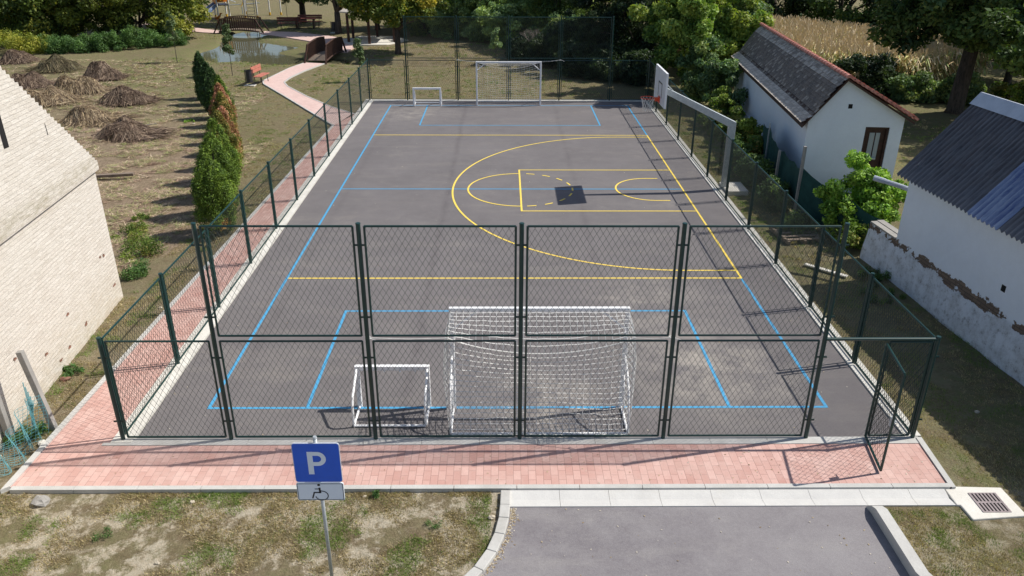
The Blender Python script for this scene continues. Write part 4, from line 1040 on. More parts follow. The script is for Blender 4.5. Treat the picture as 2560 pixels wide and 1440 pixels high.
# hedge row of thujas ------------------------------------------------
TH = [(-21.0,14.7,2.25,.46,'thujad','darkest slim thuja at the far end of the hedge row'),
 (-20.4,13.4,2.2,.5,'thujad','dark green thuja, second from the far end of the row'),
 (-19.7,12.0,2.2,.5,'thujad','dark green thuja, third from the far end of the row'),
 (-18.9,10.3,2.25,.5,'thujad','dark green thuja with pointed top just before the brown ones'),
 (-18.15,8.9,2.15,.5,'thuja','green thuja behind the brown one'),
 (-17.65,7.4,2.1,.52,'thujar','withered red-brown thuja in the middle of the row'),
 (-17.1,5.9,2.05,.5,'thujam','half withered thuja, yellow-green with brown patches, beyond the small gap'),
 (-16.5,4.4,2.0,.5,'thujam','yellowish thuja behind the tall green group'),
 (-15.95,2.6,2.2,.5,'thujar','short rusty brown thuja behind the bright green group'),
 (-15.5,.9,2.45,.55,'thujam','yellow-green thuja with an orange tip, fourth from the near end'),
 (-15.05,-.9,2.6,.6,'thuja','bright green thuja, third from the near end of the row'),
 (-14.6,-2.5,2.55,.62,'thuja','bright green thuja, second from the near end of the row'),
 (-14.2,-4.1,2.35,.60,'thuja','bright green thuja at the near end, against the side fence')]
for i, (x, y, h, r, pal, lb) in enumerate(TH):
    rng = np.random.default_rng(100+i); root = empty('thuja', (x,y,-.03), lb, 'thuja', 'thujas in the hedge row')
    m = 260; u = rng.random(m)**.8; a = rng.random(m)*2*math.pi
    prof = r*np.clip(np.clip((1-u)/(.42 if y < 1 else .5),0,1)**.62,0,1)*(1+.16*np.sin(a*3+i)*np.cos(u*7+a))*(.8+.2*np.minimum(1,u/.15)); k = .72*prof
    k = k*(.85+.3*rng.random(m)); cs = np.stack([x+k*np.cos(a), y+k*np.sin(a), .08+u*(h-.15)], 1); rs = np.maximum(.07, .24*prof)*(.6+.7*rng.random(m))
    P_ = PAL[pal]
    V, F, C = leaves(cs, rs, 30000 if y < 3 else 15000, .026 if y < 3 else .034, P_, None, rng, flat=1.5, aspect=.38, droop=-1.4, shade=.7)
    if pal == 'thuja' and y < 4:      # brown patch low on the near side
        dd = np.linalg.norm(V-np.array([x+.35, y-.3, .35]), axis=1) < .22; C[dd] = C[dd]*np.array([3.2,1.1,2.0])
    fast_mesh('foliage', V-np.array([x,y,-.03]), F, C, M['thuja'], root)
    b = MB(); b.path([(x,y,-.05),(x,y,h*.8)], [.05,.015], 6); b.build('trunk', M['bark'], root)

# brushwood heaps ----------------------------------------------------
def strand_heap(seed, rx, ry, h, n, pal):
    rng = np.random.default_rng(seed); V = []; F = []; C = []; k = 0
    pal = np.array(pal); bl = [(rng.normal()*.22*rx, rng.normal()*.22*ry, .75+.3*rng.random(), .72+.25*rng.random()) for _ in range(3)]
    def HG(q):
        v = 0
        for bx, by, bh, bs in bl:
            v = max(v, h*bh*max(0, 1-(((q[0]-bx)/(rx*bs))**2+((q[1]-by)/(ry*bs))**2)**.9))
        return v*(.8+.55*noise.noise((q[0]*1.8, q[1]*1.8, seed)))
    for i in range(n):
        a = rng.random()*2*math.pi; rad = rng.random()**.7*(1.35 if i % 6 == 0 else 1.0); base = np.array([rx*rad*math.cos(a), ry*rad*math.sin(a)])
        L = .35+.6*rng.random(); dirn = a+rng.normal()*(1.3 if i % 3 else .45); hgt = HG
        pts = []
        for t in (-.5,-.17,.17,.5):
            q = base+np.array([math.cos(dirn), math.sin(dirn)])*L*t; pts.append(np.array([q[0], q[1], hgt(q)+.02+.06*rng.random()+(.03 if abs(t) < .3 else 0)]))
        wv = np.array([-math.sin(dirn), math.cos(dirn), rng.normal()*.5])*(.005+.008*rng.random()**2); col = pal[rng.integers(len(pal))]*(.6+.8*rng.random())
        for p in pts: V += [p-wv, p+wv]; C += [col, col]
        for j in range(3): F.append((k+2*j, k+2*j+1, k+2*j+3, k+2*j+2))
        k += 8
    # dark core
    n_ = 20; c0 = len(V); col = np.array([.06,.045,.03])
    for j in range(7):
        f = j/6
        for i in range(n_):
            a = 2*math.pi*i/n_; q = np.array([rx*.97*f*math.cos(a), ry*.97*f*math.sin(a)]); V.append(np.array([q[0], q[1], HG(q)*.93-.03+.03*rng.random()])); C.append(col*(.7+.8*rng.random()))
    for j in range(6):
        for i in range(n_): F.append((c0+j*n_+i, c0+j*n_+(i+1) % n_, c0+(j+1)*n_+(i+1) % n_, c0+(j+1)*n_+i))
    return np.array(V), np.array(F), np.array(C)
HP = [(-24.2,10.0,1.30,1.05,.88,'large brown hay heap with steep sides in the centre of the field','straw',1),
 (-21.3,7.1,1.15,.95,.66,'dark twiggy hay heap nearest the camera','twigs',0),
 (-27.7,16.2,1.25,1.0,.85,'round straw-topped hay heap behind the large one','straw',1),
 (-28.5,20.2,1.0,.85,.82,'small dark hay heap farthest right in the back row','twigs',0),
 (-32.6,22.7,1.3,1.0,.85,'dark green-brown hay heap at the edge of the nettles','green',0),
 (-31.3,17.8,1.3,1.0,.68,'low hay heap close to the barn gable slope','twigs',1),
 (-28.3,13.8,1.4,1.1,.72,'wide flat hay heap just beyond the barn gable','straw',1),
 (-24.3,13.8,1.15,.95,.78,'loose grey-brown hay heap right of the round one','twigs',1),
 (-36.3,25.5,1.2,1.0,.75,'far hay heap at the left edge of the picture','twigs',0)]
for i, (x, y, rx, ry, h, lb, kind, _) in enumerate(HP):
    pal = {'straw': [(.42,.32,.19),(.30,.22,.14),(.18,.13,.085),(.50,.40,.26),(.12,.085,.06)], 'twigs': [(.26,.19,.135),(.16,.11,.08),(.36,.27,.19),(.11,.075,.055),(.09,.06,.045)], 'green': [(.17,.155,.085),(.26,.21,.12),(.11,.095,.055),(.09,.07,.04)]}[kind]
    V, F, C = strand_heap(40+i, rx, ry, h, 4200 if y < 12 else 2600, pal)
    o = fast_mesh('hay_heap', V, F, C, M['dry_leaf'], None, (x, y, ground_z(x,y))); tag(o, lb, 'hay heap', 'hay heaps in the field')

# big trees ----------------------------------------------------------
BG = 'trees of the thicket on the left'
tree('tree', 'tall dark tree at the far left corner above the golden shrubs', (-45,36), [(-45,35,4,4.5,4,4.0),(-48,38,4,4,3,3.5)], 34000, .13, 'dark', .95, 110, group=BG, seed=1)
tree('tree', 'dark round tree behind the nettles, left of the yellow-topped one', (-38.5,35), [(-38.5,35,4.2,3.8,3.2,4.2),(-41,34,3,2.6,2.2,2.8),(-37.5,33,1.6,3,1.6,1.6)], 36000, .12, 'walnut', .8, 150, group=BG, seed=2, weights=[3,3,5,.3,1])
tree('tree', 'yellow-green topped tree at the right end of the left thicket', (-32.2,34.5), [(-32.6,34.5,4.0,3.4,3.0,3.9),(-30.2,35.5,3.2,2.4,2.4,3.0),(-34.5,33,3,2.5,2.2,2.6),(-32,33.6,1.4,3.2,1.4,1.4)], 42000, .11, [(.16,.20,.035),(.22,.26,.045),(.09,.13,.03),(.32,.32,.06),(.06,.09,.025)], .7, 150, group=BG, seed=3)
tree('tree', 'bright leafed tree reaching over the playground from the left', (-32,42), [(-32,42,5.0,4.0,3,3.2),(-35,40,4,3,3,3)], 18000, .15, 'ash', .85, 90, group=BG, seed=4, r0=.2)
for i, (x, y, rx, h, pal, lb) in enumerate([(-41,29.8,2.6,1.5,'golden','clump of golden yellow weeds at the left edge'),(-37.6,29.2,1.7,1.25,'golden','yellow-green weeds right beside the golden clump'),(-35.2,29.3,1.8,1.1,'nettle','low nettle patch left of centre in front of the thicket'),
      (-33.2,30.4,1.9,1.15,'nettle','dark green nettles in the middle of the thicket edge'),(-31.4,31.6,1.8,1.1,'nettle','nettles before the trunkless yellow-topped tree'),(-29.6,32.6,1.4,.9,'nettle','last nettle clump on the right end of the thicket edge')]):
    tree('weed_clump', lb, (x,y), [(x,y,h*.45,rx,1.3,h*.6)], 9000, .07, pal, .3, 60, 'weeds', 'weeds along the thicket edge', .02, 0, seed=20+i, flat=1.2, droop=-.5, inner=.2, aspect=.3)
tree('linden_tree', 'broad dark tree with spreading limbs behind the two red benches', (-23.3,46.4), [(-23.2,46.4,4.9,4.6,3.6,3.0),(-26.5,45.5,4.2,2.6,2.4,2.2),(-20.5,46,4.0,2.6,2.2,1.8)], 30000, .15, 'dark', .8, 120, seed=5, r0=.28, limbs=12)
tree('tree', 'multi-stemmed tree beside the black litter bin and the gazebo', (-18.9,39.2), [(-18.9,39.4,4.2,2.4,2.0,2.0),(-17.6,40,4.8,2.2,2,2)], 15000, .13, 'ashcool', .65, 70, seed=6, r0=.26, limbs=8)
tree('walnut_tree', 'yellowing walnut tree with a bare trunk in front of the gazebo', (-12.97,28.6), [(-13.0,29.0,3.8,2.4,2.0,1.7),(-15.0,29.4,3.3,1.6,1.5,1.2),(-11.2,28.8,3.3,1.5,1.4,1.0),(-13.0,28.4,2.7,1.8,1.4,.7)], 26000, .10, 'walnut', .5, 110, seed=7, r0=.20, limbs=14, weights=[3,3,3,1.6,1.8], droop=1.2)
tree('tree', 'tree with yellow leaf tips above the gazebo roof', (-16.2,41.5), [(-16.2,41.5,5.2,3.2,2.5,2.6)], 16000, .14, 'walnut', .7, 80, seed=8, r0=.2)
# shrub belt behind the far fence
SB = 'shrubs and trees behind the far fence'
for i, (x, y, ells, n, pal, lb, rc) in enumerate([
   (-12.0,38.5,[(-12.0,38.5,2.8,2.2,2,2.9)],14000,'dark','dark shrub right of the walnut tree',.6),
   (-9.6,35.5,[(-9.6,35.5,2.4,1.9,1.7,2.5)],14000,'willow','grey-green willow shrub behind the second fence panel',.5),
   (-7.6,34.0,[(-7.6,34.0,2.6,1.5,1.7,2.7)],12000,'willow','narrow grey willow left of the bare sapling',.45),
   (-5.4,31.0,[(-5.4,31.0,1.9,1.9,1.6,2.0)],15000,'willow','pale olive willow shrub behind the middle fence post',.45),
   (-3.3,32.0,[(-3.3,32.0,2.6,2.0,1.8,2.6)],16000,'willow','tall pale willow shrub behind the bare twiggy sapling',.5),
   (-1.9,27.8,[(-1.9,27.8,1.4,1.4,1.2,1.5)],10000,'ashcool','low green shrub at the edge of the dark trees',.4),
   (-6.3,36.5,[(-6.3,36.5,3.4,2.6,2,3.0)],13000,'ash','light green shrub glimpsed over the willows',.6),
   (-.3,25.0,[(-.3,25.0,3.2,2.0,1.9,3.3),(-1.2,26,1.5,1.6,1.4,1.5)],20000,'vdark','nearly black conifer-like tree behind the right fence panels',.55),
   (1.8,22.5,[(1.8,22.5,3.6,2.1,2.0,3.6),(1.2,22.0,1.2,1.8,1.2,1.2)],20000,'vdark','dark tree in shade next to the bright ash tree',.55),
   (-2.6,29.0,[(-2.6,30.0,4.0,1.8,1.8,2.4)],10000,'dark','dark green tree between willow and black conifer',.55)]):
    tree('shrub', lb, (x,y), [(a,b_,c_*.92,d_*1.2,e_*1.1,f_) for a,b_,c_,d_,e_,f_ in ells], int(n*1.7), .085, pal, rc, 110, 'shrub', SB, .07, 5, seed=50+i, inner=.3)
for i, (x, y, ells, n, pal, lb, rc) in enumerate([
   (-14.0,43.0,[(-14.0,43.0,3.4,2.8,2,3.4)],14000,'dark','tall dark shrub glimpsed above the right side of the walnut',.6),
   (-10.5,41.0,[(-10.5,41.0,3.6,2.8,2,3.6)],14000,'ashcool','tall mixed green tree rising behind the grey-green willow',.6),
   (-1.2,35.0,[(-1.2,35.0,4.0,3.0,2,3.8)],15000,'ash','sunlit yellow-green tree top right of the pale willow',.6),
   (-4.3,38.5,[(-4.3,38.5,3.8,3.0,2,3.6)],14000,'willow','hazy olive tree top at the very back of the shrub belt',.6),
   (3.8,27.5,[(3.8,27.5,4.0,3.0,2.2,4.0)],16000,'vdark','big black-green tree behind the bright ash',.6),
   (-.9,20.9,[(-.9,21.2,.9,1.6,1.0,1.0)],8000,'vdark','low dark undergrowth beneath the black conifer-like tree',.35),
   (8.0,28.0,[(8.0,28.0,4.0,2.6,2.2,3.8)],13000,'ashcool','cool green tree at the left end of the corn rows',.6)]):
    tree('shrub', lb, (x,y), [(a,b_,c_*.9,d_*1.25,e_*1.1,f_) for a,b_,c_,d_,e_,f_ in ells], int(n*1.6), .09, pal, rc, 110, 'shrub', SB, .07, 5, seed=150+i, inner=.3)
for i, (x, y, rx, ry, h) in enumerate([(-4.6,27.6,1.5,1.1,1.1),(-3.0,25.2,1.6,1.3,1.7),(-1.6,23.0,1.4,1.3,2.0),(-.2,20.4,1.4,1.1,1.5),(1.6,18.8,1.3,1.0,1.6)]):
    tree('shrub', ['low shadowy scrub at the foot of the bare sapling','dark scrub right of the bare sapling','dark scrub under the black tree, right of the goal','dark scrub behind the rightmost tall fence panel','dark scrub at the trunk side of the bright ash'][i], (x,y), [(x,y,h*.45,rx,ry,h*.6)], 13000, .08, 'vdark', .4, 60, 'shrub', SB, .04, 3, seed=190+i, inner=.2)
# ash trees at the far right corner
tree('ash_tree', 'large bright green ash tree hanging over the far right court corner', (4.0,16.2), [(3.6,16.4,3.0,2.3,2.2,2.6),(5.6,16.6,3.4,1.7,1.8,2.4),(2.6,17.2,4.4,1.9,1.9,1.9),(3.5,14.4,4.3,1.3,1.1,1.0),(2.7,15.0,3.5,1.1,.9,.7)], 52000, .10, 'ash', .5, 150, seed=9, r0=.17, droop=.8)
tree('ash_tree', 'second ash tree with airy bluish crown beside the tiled roof end', (6.6,21.5), [(6.4,21.0,4.4,2.0,2.2,2.2),(8.0,23,4.6,1.6,1.6,1.6)], 20000, .10, 'ashcool', .5, 90, seed=10, r0=.14)
tree('shrub', 'shaded green shrub at the near foot of the ash, against the house wall', (4.1,11.2), [(4.0,11.4,1.2,.75,2.4,1.3),(3.7,13.6,1.6,1.0,1.6,1.6)], 18000, .08, 'ashcool', .38, 80, 'shrub', None, .05, 4, seed=12)
tree('hedge', 'overgrown yellow-green climber hedge along the fence before the small house', (3.4,6.2), [(3.7,9.2,.7,.5,2.2,.95),(3.45,6.4,.65,.5,1.8,.95),(3.3,4.3,.6,.5,1.4,.85),(3.0,7.5,.35,.5,3.2,.45)], 28000, .06, 'ivy', .26, 90, 'hedge', None, .03, 0, seed=13)
tree('shrub', 'dry brown and green weeds at the near end of the climber hedge', (3.35,3.1), [(3.45,3.2,.45,.35,.6,.6)], 4000, .05, 'thujam', .2, 30, 'weeds', None, .02, 0, seed=14)
tree('sumac_shrub', 'bright green sumac bush between green screen and white shed', (4.45,-4.1), [(3.98,-3.9,1.65,.30,.42,1.0),(4.42,-4.0,1.25,.45,.6,.62),(3.20,-4.0,1.3,.26,.35,.36),(3.55,-4.2,.8,.40,.45,.45),(4.85,-4.0,.9,.3,.4,.4),(4.3,-4.4,.6,.75,.7,.6),(5.15,-4.2,1.2,.35,.4,.35)], 30000, .055, 'sumac', .22, 150, 'shrub', None, .05, 8, seed=15, droop=1.0)
tree('shrub', 'yellow-green undergrowth at the foot of the sumac', (3.6,-5.0), [(3.65,-5.0,.3,.5,.8,.35)], 4000, .05, 'ivy', .2, 30, 'shrub', None, .02, 0, seed=16)
for i, (x, y, rx, ry, h) in enumerate([(2.5,-1.6,.4,1.0,.9),(2.6,.6,.45,1.1,1.0),(2.6,2.6,.5,1.1,1.1),(2.5,-3.9,.5,.5,.5)]):  # weeds added tall and dark to stand in for shade along the screen
    tree('weed_clump', ['dark weeds in shade beside the first concrete post','dark brambles between the two concrete posts','tall dark weeds behind the hoop foundation','dark undergrowth around the wooden pallet'][i], (x,y), [(x,y,h*.4,rx,ry,h*.6)], 5000, .055, 'dark', .2, 50, 'weeds', 'dark weeds along the green screen', .02, 0, seed=170+i, droop=-.4, inner=.2, aspect=.35)
# trees at the right
tree('old_tree', 'massive dark tree with a thick trunk behind the shed roof', (15.2,11.6), [(15.0,10.6,5.0,4.6,2.6,2.0),(18.3,10.8,3.9,3.0,2.4,2.0),(13.0,11.6,4.4,2.4,2.2,1.3),(16.4,9.8,4.4,3.0,1.6,1.8),(19.5,12.5,3.2,2.6,2.4,1.8),(14.5,11,8,5,4,3)], 80000, .12, 'dark', .62, 300, seed=17, r0=.36, limbs=10, inner=.2)
tree('tree', 'overhanging dark tree just outside the right picture edge', (17.0,5.5), [(16.2,5.2,4.6,4.0,3.6,2.0),(18,6,4.8,3,3,2)], 26000, .12, 'dark', .65, 130, seed=21, r0=.31, limbs=8, inner=.2)
tree('tree', 'dark tree closing the view at the upper right', (22,19), [(22,19,4.6,4.2,3.2,3.6)], 18000, .14, 'dark', .8, 90, seed=18, r0=.2)
RB = 'dark trees behind the cornfield'
for i, (x, y, r, z, pal) in enumerate([(14.5,37,3.4,4.2,'vdark'),(18.5,34.5,3.6,4.4,'dark'),(22.5,31,3.8,4.2,'vdark'),(26.5,28,3.8,4.2,'dark'),(11,40,3.4,4,'dark'),(30.5,24,4,4.2,'vdark')]):
    tree('tree', ['black-green tree behind the left end of the corn','tall green tree behind the middle of the corn','dark tree at the right end of the corn','tree right of the corn, half hidden by the massive trunk','tree beyond the ash tops at the left of the corn','farthest right dark tree'][i], (x,y), [(x,y,z*.8,r,r*.8,z*.95)], 15000, .14, pal, .8, 90, group=RB, seed=70+i, r0=.2)
for i, (x, y, rx, h, pal, lb) in enumerate([(11.9,15.2,1.6,2.2,'vdark','dark bush in shade just beyond the tiled roof ridge'),(13.9,16.6,1.3,1.7,'vdark','smaller dark bush right of the one beyond the roof'),(14.6,14.6,1.2,1.1,'ashcool','sunlit low green bush before the corn'),(16.8,14.2,1.3,1.1,'ashcool','green low bush left of the thick trunk'),
      (18.6,12.8,1.3,1.2,'ivy','yellowish bush right of the thick trunk'),(20.8,12.0,1.5,1.1,'ashcool','low bush at the far right by the lane')]):
    tree('bush', lb, (x,y), [(x,y,h*.5,rx,1.1,h*.6)], 9000, .08, pal, .35, 50, 'bush', 'bushes behind the house garden', .04, 3, seed=90+i)
# far wood on the horizon side, each tree its own
base_far = tree('tree', 'distant tree in the belt far behind the park', (-66,80), [(-66,80,3,5,4,3)], 9000, .28, 'dark', 1.3, 80, group='distant tree belt', seed=30, r0=.25)
for i in range(16):
    x = -66+9*(i+1)+random.uniform(-2,2); y = 84+random.uniform(-5,8)
    c = copy_tree(base_far); c.location = (x, y, 0); c.rotation_euler = (0,0,random.uniform(0,6)); s = random.uniform(.45,.62); c.scale = (s,s,s)

# saplings -----------------------------------------------------------
for i, (x, y, h, lb, pal, r) in enumerate([(-26.4,25.5,3.1,'thin staked sapling at the meadow left of the pond','sap',.3),(-21.4,20.5,2.75,'slim pale sapling in front of the pond','sap',.27),(-13.9,19.0,2.35,'pale sapling beside the far left fence corner','sap',.25),
      (-24.9,47.3,3.2,'thin sapling behind the railings of the far footbridge','sap',.3),(-6.5,26.5,2.1,'leafy young tree behind the second fence panel','willow',.38),(-9.3,33.4,2.2,'young poplar against the dark shrubs, left of the fence post','sap',.35)]):
    z0 = ground_z(x,y); root = empty('sapling', (x,y,z0), lb, 'sapling', 'young trees in the park')
    rng = np.random.default_rng(200+i); m = 26; u = rng.random(m); a = rng.random(m)*6.28; rr = r*(1-u*.7)
    cs = np.stack([x+rr*np.cos(a)*.8, y+rr*np.sin(a)*.8, z0+h*(.45+.55*u)], 1)
    V, F, C = leaves(cs, .18*np.ones(m), 1800, .055, PAL[pal], None, rng); fast_mesh('foliage', V-np.array([x,y,z0]), F, C, M['leaf'], root)
    b = MB(); b.path([(x,y,z0-.05),(x+.02,y,z0+h*.5),(x,y,z0+h*.95)], [.022,.016,.006], 6)
    for k in range(7): j = rng.integers(m); b.path([(x,y,z0+h*(.4+.07*k)), tuple(cs[j])], [.008,.003], 4)
    b.build('trunk', M['bark'], root)
x, y = -4.2, 26.6; z0 = ground_z(x,y); root = empty('bare_tree', (x,y,z0), 'leafless grey twiggy young tree behind the middle fence panel', 'tree')
b = MB(); rr = random.Random(5); b.path([(x,y,z0-.05),(x+.02,y,z0+.9)], [.04,.03], 7)
tw = MB()
def br(p, d, L, r, k):
    q = p+d*L; (b if k == 3 else tw).path([p, p.lerp(q,.5)+Vector((rr.uniform(-.03,.03),rr.uniform(-.03,.03),.02)), q], [r,r*.8,r*.6], 5, False)
    if k:
        for _ in range(4): br(p.lerp(q, rr.uniform(.5,1)), (d+Vector((rr.uniform(-.8,.8),rr.uniform(-.8,.8),rr.uniform(-.1,.5)))).normalized(), L*rr.uniform(.6,.8), r*.6, k-1)
for i in range(5): br(Vector((x+.02,y,z0+.85)), Vector((math.cos(i*1.25)*.6, math.sin(i*1.25)*.6, 1)).normalized(), .55, .02, 3)
b.build('trunk', M['bark'], root); tw.build('twigs', m_simple('grey_twigs', (.22,.19,.16), (.32,.28,.24), .9), root)

# cornfield ----------------------------------------------------------
CF = [(5.5,18.5),(9.5,17.2),(15.0,15.6),(20.5,18.5),(20.0,24.0),(12.8,33.0),(6.5,35),(4.5,28)]
rng = np.random.default_rng(77); V = []; F = []; C = []; k = 0; cnt = 0
pal = np.array([(.86,.68,.38),(.72,.54,.28),(.58,.50,.22),(.95,.86,.60),(.60,.48,.30),(.46,.52,.20),(.36,.44,.14)])
while cnt < 9000:
    x, y = rng.uniform(4,21), rng.uniform(15,35.5)
    if not inside(x, y, CF): continue
    cnt += 1; h = 1.75+.35*rng.random(); c0 = pal[rng.integers(len(pal))]
    for t in range(6):
        if t == 0: a = np.array([x,y,0.]); bq = np.array([x+rng.normal()*.05,y,h]); w_ = np.array([.012,0,0]); pts = [a, bq]; col = c0*.8
        elif t == 5: a = np.array([x,y,h-.05]); pts = [a, a+np.array([rng.normal()*.1, rng.normal()*.1, .28])]; w_ = np.array([.02,0,0]); col = np.array([.62,.50,.33])
        else:
            z_ = h*(.3+.17*t)*.85+.1*rng.random(); an = rng.random()*6.28; L = .35+.25*rng.random(); a = np.array([x,y,z_]); d_ = np.array([math.cos(an), math.sin(an), 0])
            pts = [a, a+d_*L*.5+np.array([0,0,.16]), a+d_*L+np.array([0,0,-.08-.2*rng.random()])]; w_ = np.array([-d_[1], d_[0], .3])*.028; col = c0*(.7+.6*rng.random())
        for p in pts: V += [p-w_, p+w_]; C += [col, col]
        for j in range(len(pts)-1): F.append((k+2*j, k+2*j+1, k+2*j+3, k+2*j+2))
        k += 2*len(pts)
o = fast_mesh('cornfield', np.array(V), np.array(F), np.array(C), M['dry_leaf']); tag(o, 'ripe tan maize field behind the small white house', 'cornfield', kind='stuff')

# grass blades in the near lawns and straw in the field -----------------
def blades(name, label, regions, size, hgt, pal, straw=False, weights=None, seed=1, cat='grass'):
    rng = np.random.default_rng(seed); Vs = []; Cs = []
    pal = np.array(pal)
    for (x0, x1, y0, y1, n) in regions:
        m = n//9; cx = rng.uniform(x0, x1, m); cy = rng.uniform(y0, y1, m)
        keep = np.array([noise.noise((a*.9, b_*.9, 4.2))+.45*noise.noise((a*3.1, b_*3.1, 1.2)) > -.12 for a, b_ in zip(cx, cy)]); cx, cy = cx[keep], cy[keep]
        tk = rng.choice(len(pal), len(cx), p=None if weights is None else np.array(weights)/np.sum(weights))
        gn = np.array([noise.noise((a*1.1, b_*1.1, 9.1))+.6*noise.noise((a*3.3, b_*3.3, 2.2)) for a, b_ in zip(cx, cy)])
        if not straw: tk = np.where(gn > .12, rng.integers(0, 2, len(cx)), np.where(rng.random(len(cx)) < .15, tk, rng.integers(2, len(pal), len(cx))))
        idx = np.repeat(np.arange(len(cx)), 9); q = len(idx)
        x = cx[idx]+rng.normal(size=q)*.045; y = cy[idx]+rng.normal(size=q)*.045
        if straw: z = np.array([ground_z(a, b_) for a, b_ in zip(cx, cy)])[idx]+.02
        else: z = np.full(q, -.035) if max(abs(x0), abs(x1)) < 14.9 or y1 < -3 else np.array([ground_z(a, b_) for a, b_ in zip(cx, cy)])[idx]
        if y1 > 20: pk_ = np.array([pond_sd(a, b_) > .25 and path_d(a, b_) > 1.15 for a, b_ in zip(cx, cy)])[idx]
        else: pk_ = np.ones(q, bool)
        ok = pk_ & (x > x0) & (x < x1) & (y > y0) & (y < y1)
        a = rng.random(q)*6.28; s = size*(.5+rng.random(q))
        if straw: L = hgt*(.4+rng.random(q)); tip = np.stack([x+np.cos(a)*L, y+np.sin(a)*L, z+rng.random(q)*.06], 1)
        else: lean = rng.random(q)*1.1; H_ = hgt*(.4+.8*rng.random(q)); tip = np.stack([x+np.cos(a+1)*H_*lean, y+np.sin(a+1)*H_*lean, z+H_*.8], 1)
        w_ = np.stack([-np.sin(a)*s, np.cos(a)*s, np.zeros(q)], 1); c = np.stack([x, y, z], 1)
        T = np.stack([c-w_, c+w_, tip], 1)[ok]; col = (pal[tk[idx]]*(.6+.7*rng.random(q))[:,None])[ok]
        Vs.append(T.reshape(-1,3)); Cs.append(np.repeat(col, 3, 0))
    V = np.concatenate(Vs); C = np.concatenate(Cs); F = np.arange(len(V)).reshape(-1,3)
    o = fast_mesh(name, V, F, C, M['leaf'] if not straw else M['dry_leaf']); tag(o, label, cat, kind='stuff'); return o
LP = [(.17,.25,.06),(.26,.34,.095),(.44,.35,.21),(.62,.52,.33),(.30,.235,.145)]
blades('lawn_grass', 'short dry grass of the lawn under the parking sign', [(-14.6,-6.2,-18.2,-15.42,130000),(-13.6,-6.2,-15.50,-15.385,12000)], .0055, .055, LP, seed=2, weights=[2.2,1.5,3,2.5,3])
blades('lawn_grass', 'short grass right of the parking bay kerb and drain', [(-.12,1.05,-18.2,-15.83,14000),(1.0,4.5,-18.2,-16.12,30000),(2.0,5,-16.2,-14,16000),(1.36,4.1,-15.3,-6,40000)], .0045, .055, LP, seed=3, weights=[3.5,2.5,2.5,1.5,2])
blades('verge_grass', 'grass verge between the barn, the thujas and the brick path', [(-15.1,-13.95,-14,-4,26000),(-16.5,-13.7,-4,9,30000),(-22,-15,8,20,30000),(-30,-18,4,20,22000),(-17.5,-15.2,-7,4,8000)], .006, .06, LP, seed=4, weights=[3,2,3,1.5,2])
blades('field_straw', 'flat raked straw covering the field between barn and thujas', [(-20.5,-15.4,-8,6,52000),(-30,-18,4,16,70000),(-36,-24,14,26,40000)], .008, .22, [(.62,.46,.33),(.44,.30,.22),(.27,.18,.13),(.80,.66,.47),(.50,.50,.22),(.34,.38,.14)], True, seed=5, cat='straw')
blades('park_grass', 'thin park grass beyond the far fence and round the pond', [(-30,-1,15,27,60000),(-17,-1,26.5,32,26000),(1.4,3.4,-6,14,26000),(8,14,-4,12,20000),(-34,-18,36,48,26000)], .012, .08, LP, seed=6, weights=[3,2,2,1.5,2])
def weed(x, y, r, h, n, pal, lb, seed, size=.035, g=None):
    rng = np.random.default_rng(seed); m = 14; a = rng.random(m)*6.28; q = rng.random(m)**.5*r
    cs = np.stack([x+q*np.cos(a), y+q*np.sin(a), .0+h*.5*rng.random(m)], 1); V, F, C = leaves(cs, np.full(m, max(.05, h*.4)), n, size, PAL[pal], None, rng, flat=1.0, droop=-.6, aspect=.3); V[:,2] = np.maximum(V[:,2], -.02)
    o = fast_mesh('weed', V-np.array([x,y,0]), F, C, M['leaf'], None, (x,y,0)); tag(o, lb, 'weed', g)
weed(-15.75,-5.6,.55,.55,2600,'ivy','tall leafy weed clump by the barn corner',301); weed(-15.35,-7.0,.35,.4,1500,'nettle','green weed clump at the very foot of the barn corner',302); weed(-16.6,-4.2,.6,.35,1600,'ivy','sprawling weeds between barn corner and near thuja',303)
weed(-16.9,-2.9,.25,.2,500,'ivy','small bright weed tuft in the straw beyond the barn corner',304); weed(-8.02,-15.50,.02,.12,220,'nettle','little weed tuft growing at the kerb right of the sign',305,.03); weed(-14.75,-11.8,.35,.15,700,'nettle','low weeds against the foot of the barn wall',306)
weed(-11.9,-16.35,.13,.06,360,'nettle','brightest green grass tuft in the near lawn',307,.016); weed(-7.05,-16.15,.11,.05,260,'nettle','green grass tuft near the curved kerb',308,.016); weed(5.0,-5.6,.9,.25,3000,'sumac','lush green grass behind the low garden wall',309,.05)
weed(-19.9,9.6,.3,.1,400,'sumac','bright weed tuft at the shadow tips of the thujas',310,.04); weed(-14.35,-13.95,.3,.25,900,'nettle','weeds tangled in the teal netting',311); weed(4.6,-3.0,.6,.5,1600,'ivy','rank weeds behind the sumac bush',312,.05)
weed(3.1,-8.3,.5,.2,1300,'dark','dark weeds along the foot of the shed wall',313); weed(3.4,-7.1,.4,.3,1200,'dark','taller dark weeds at the shed corner',314)

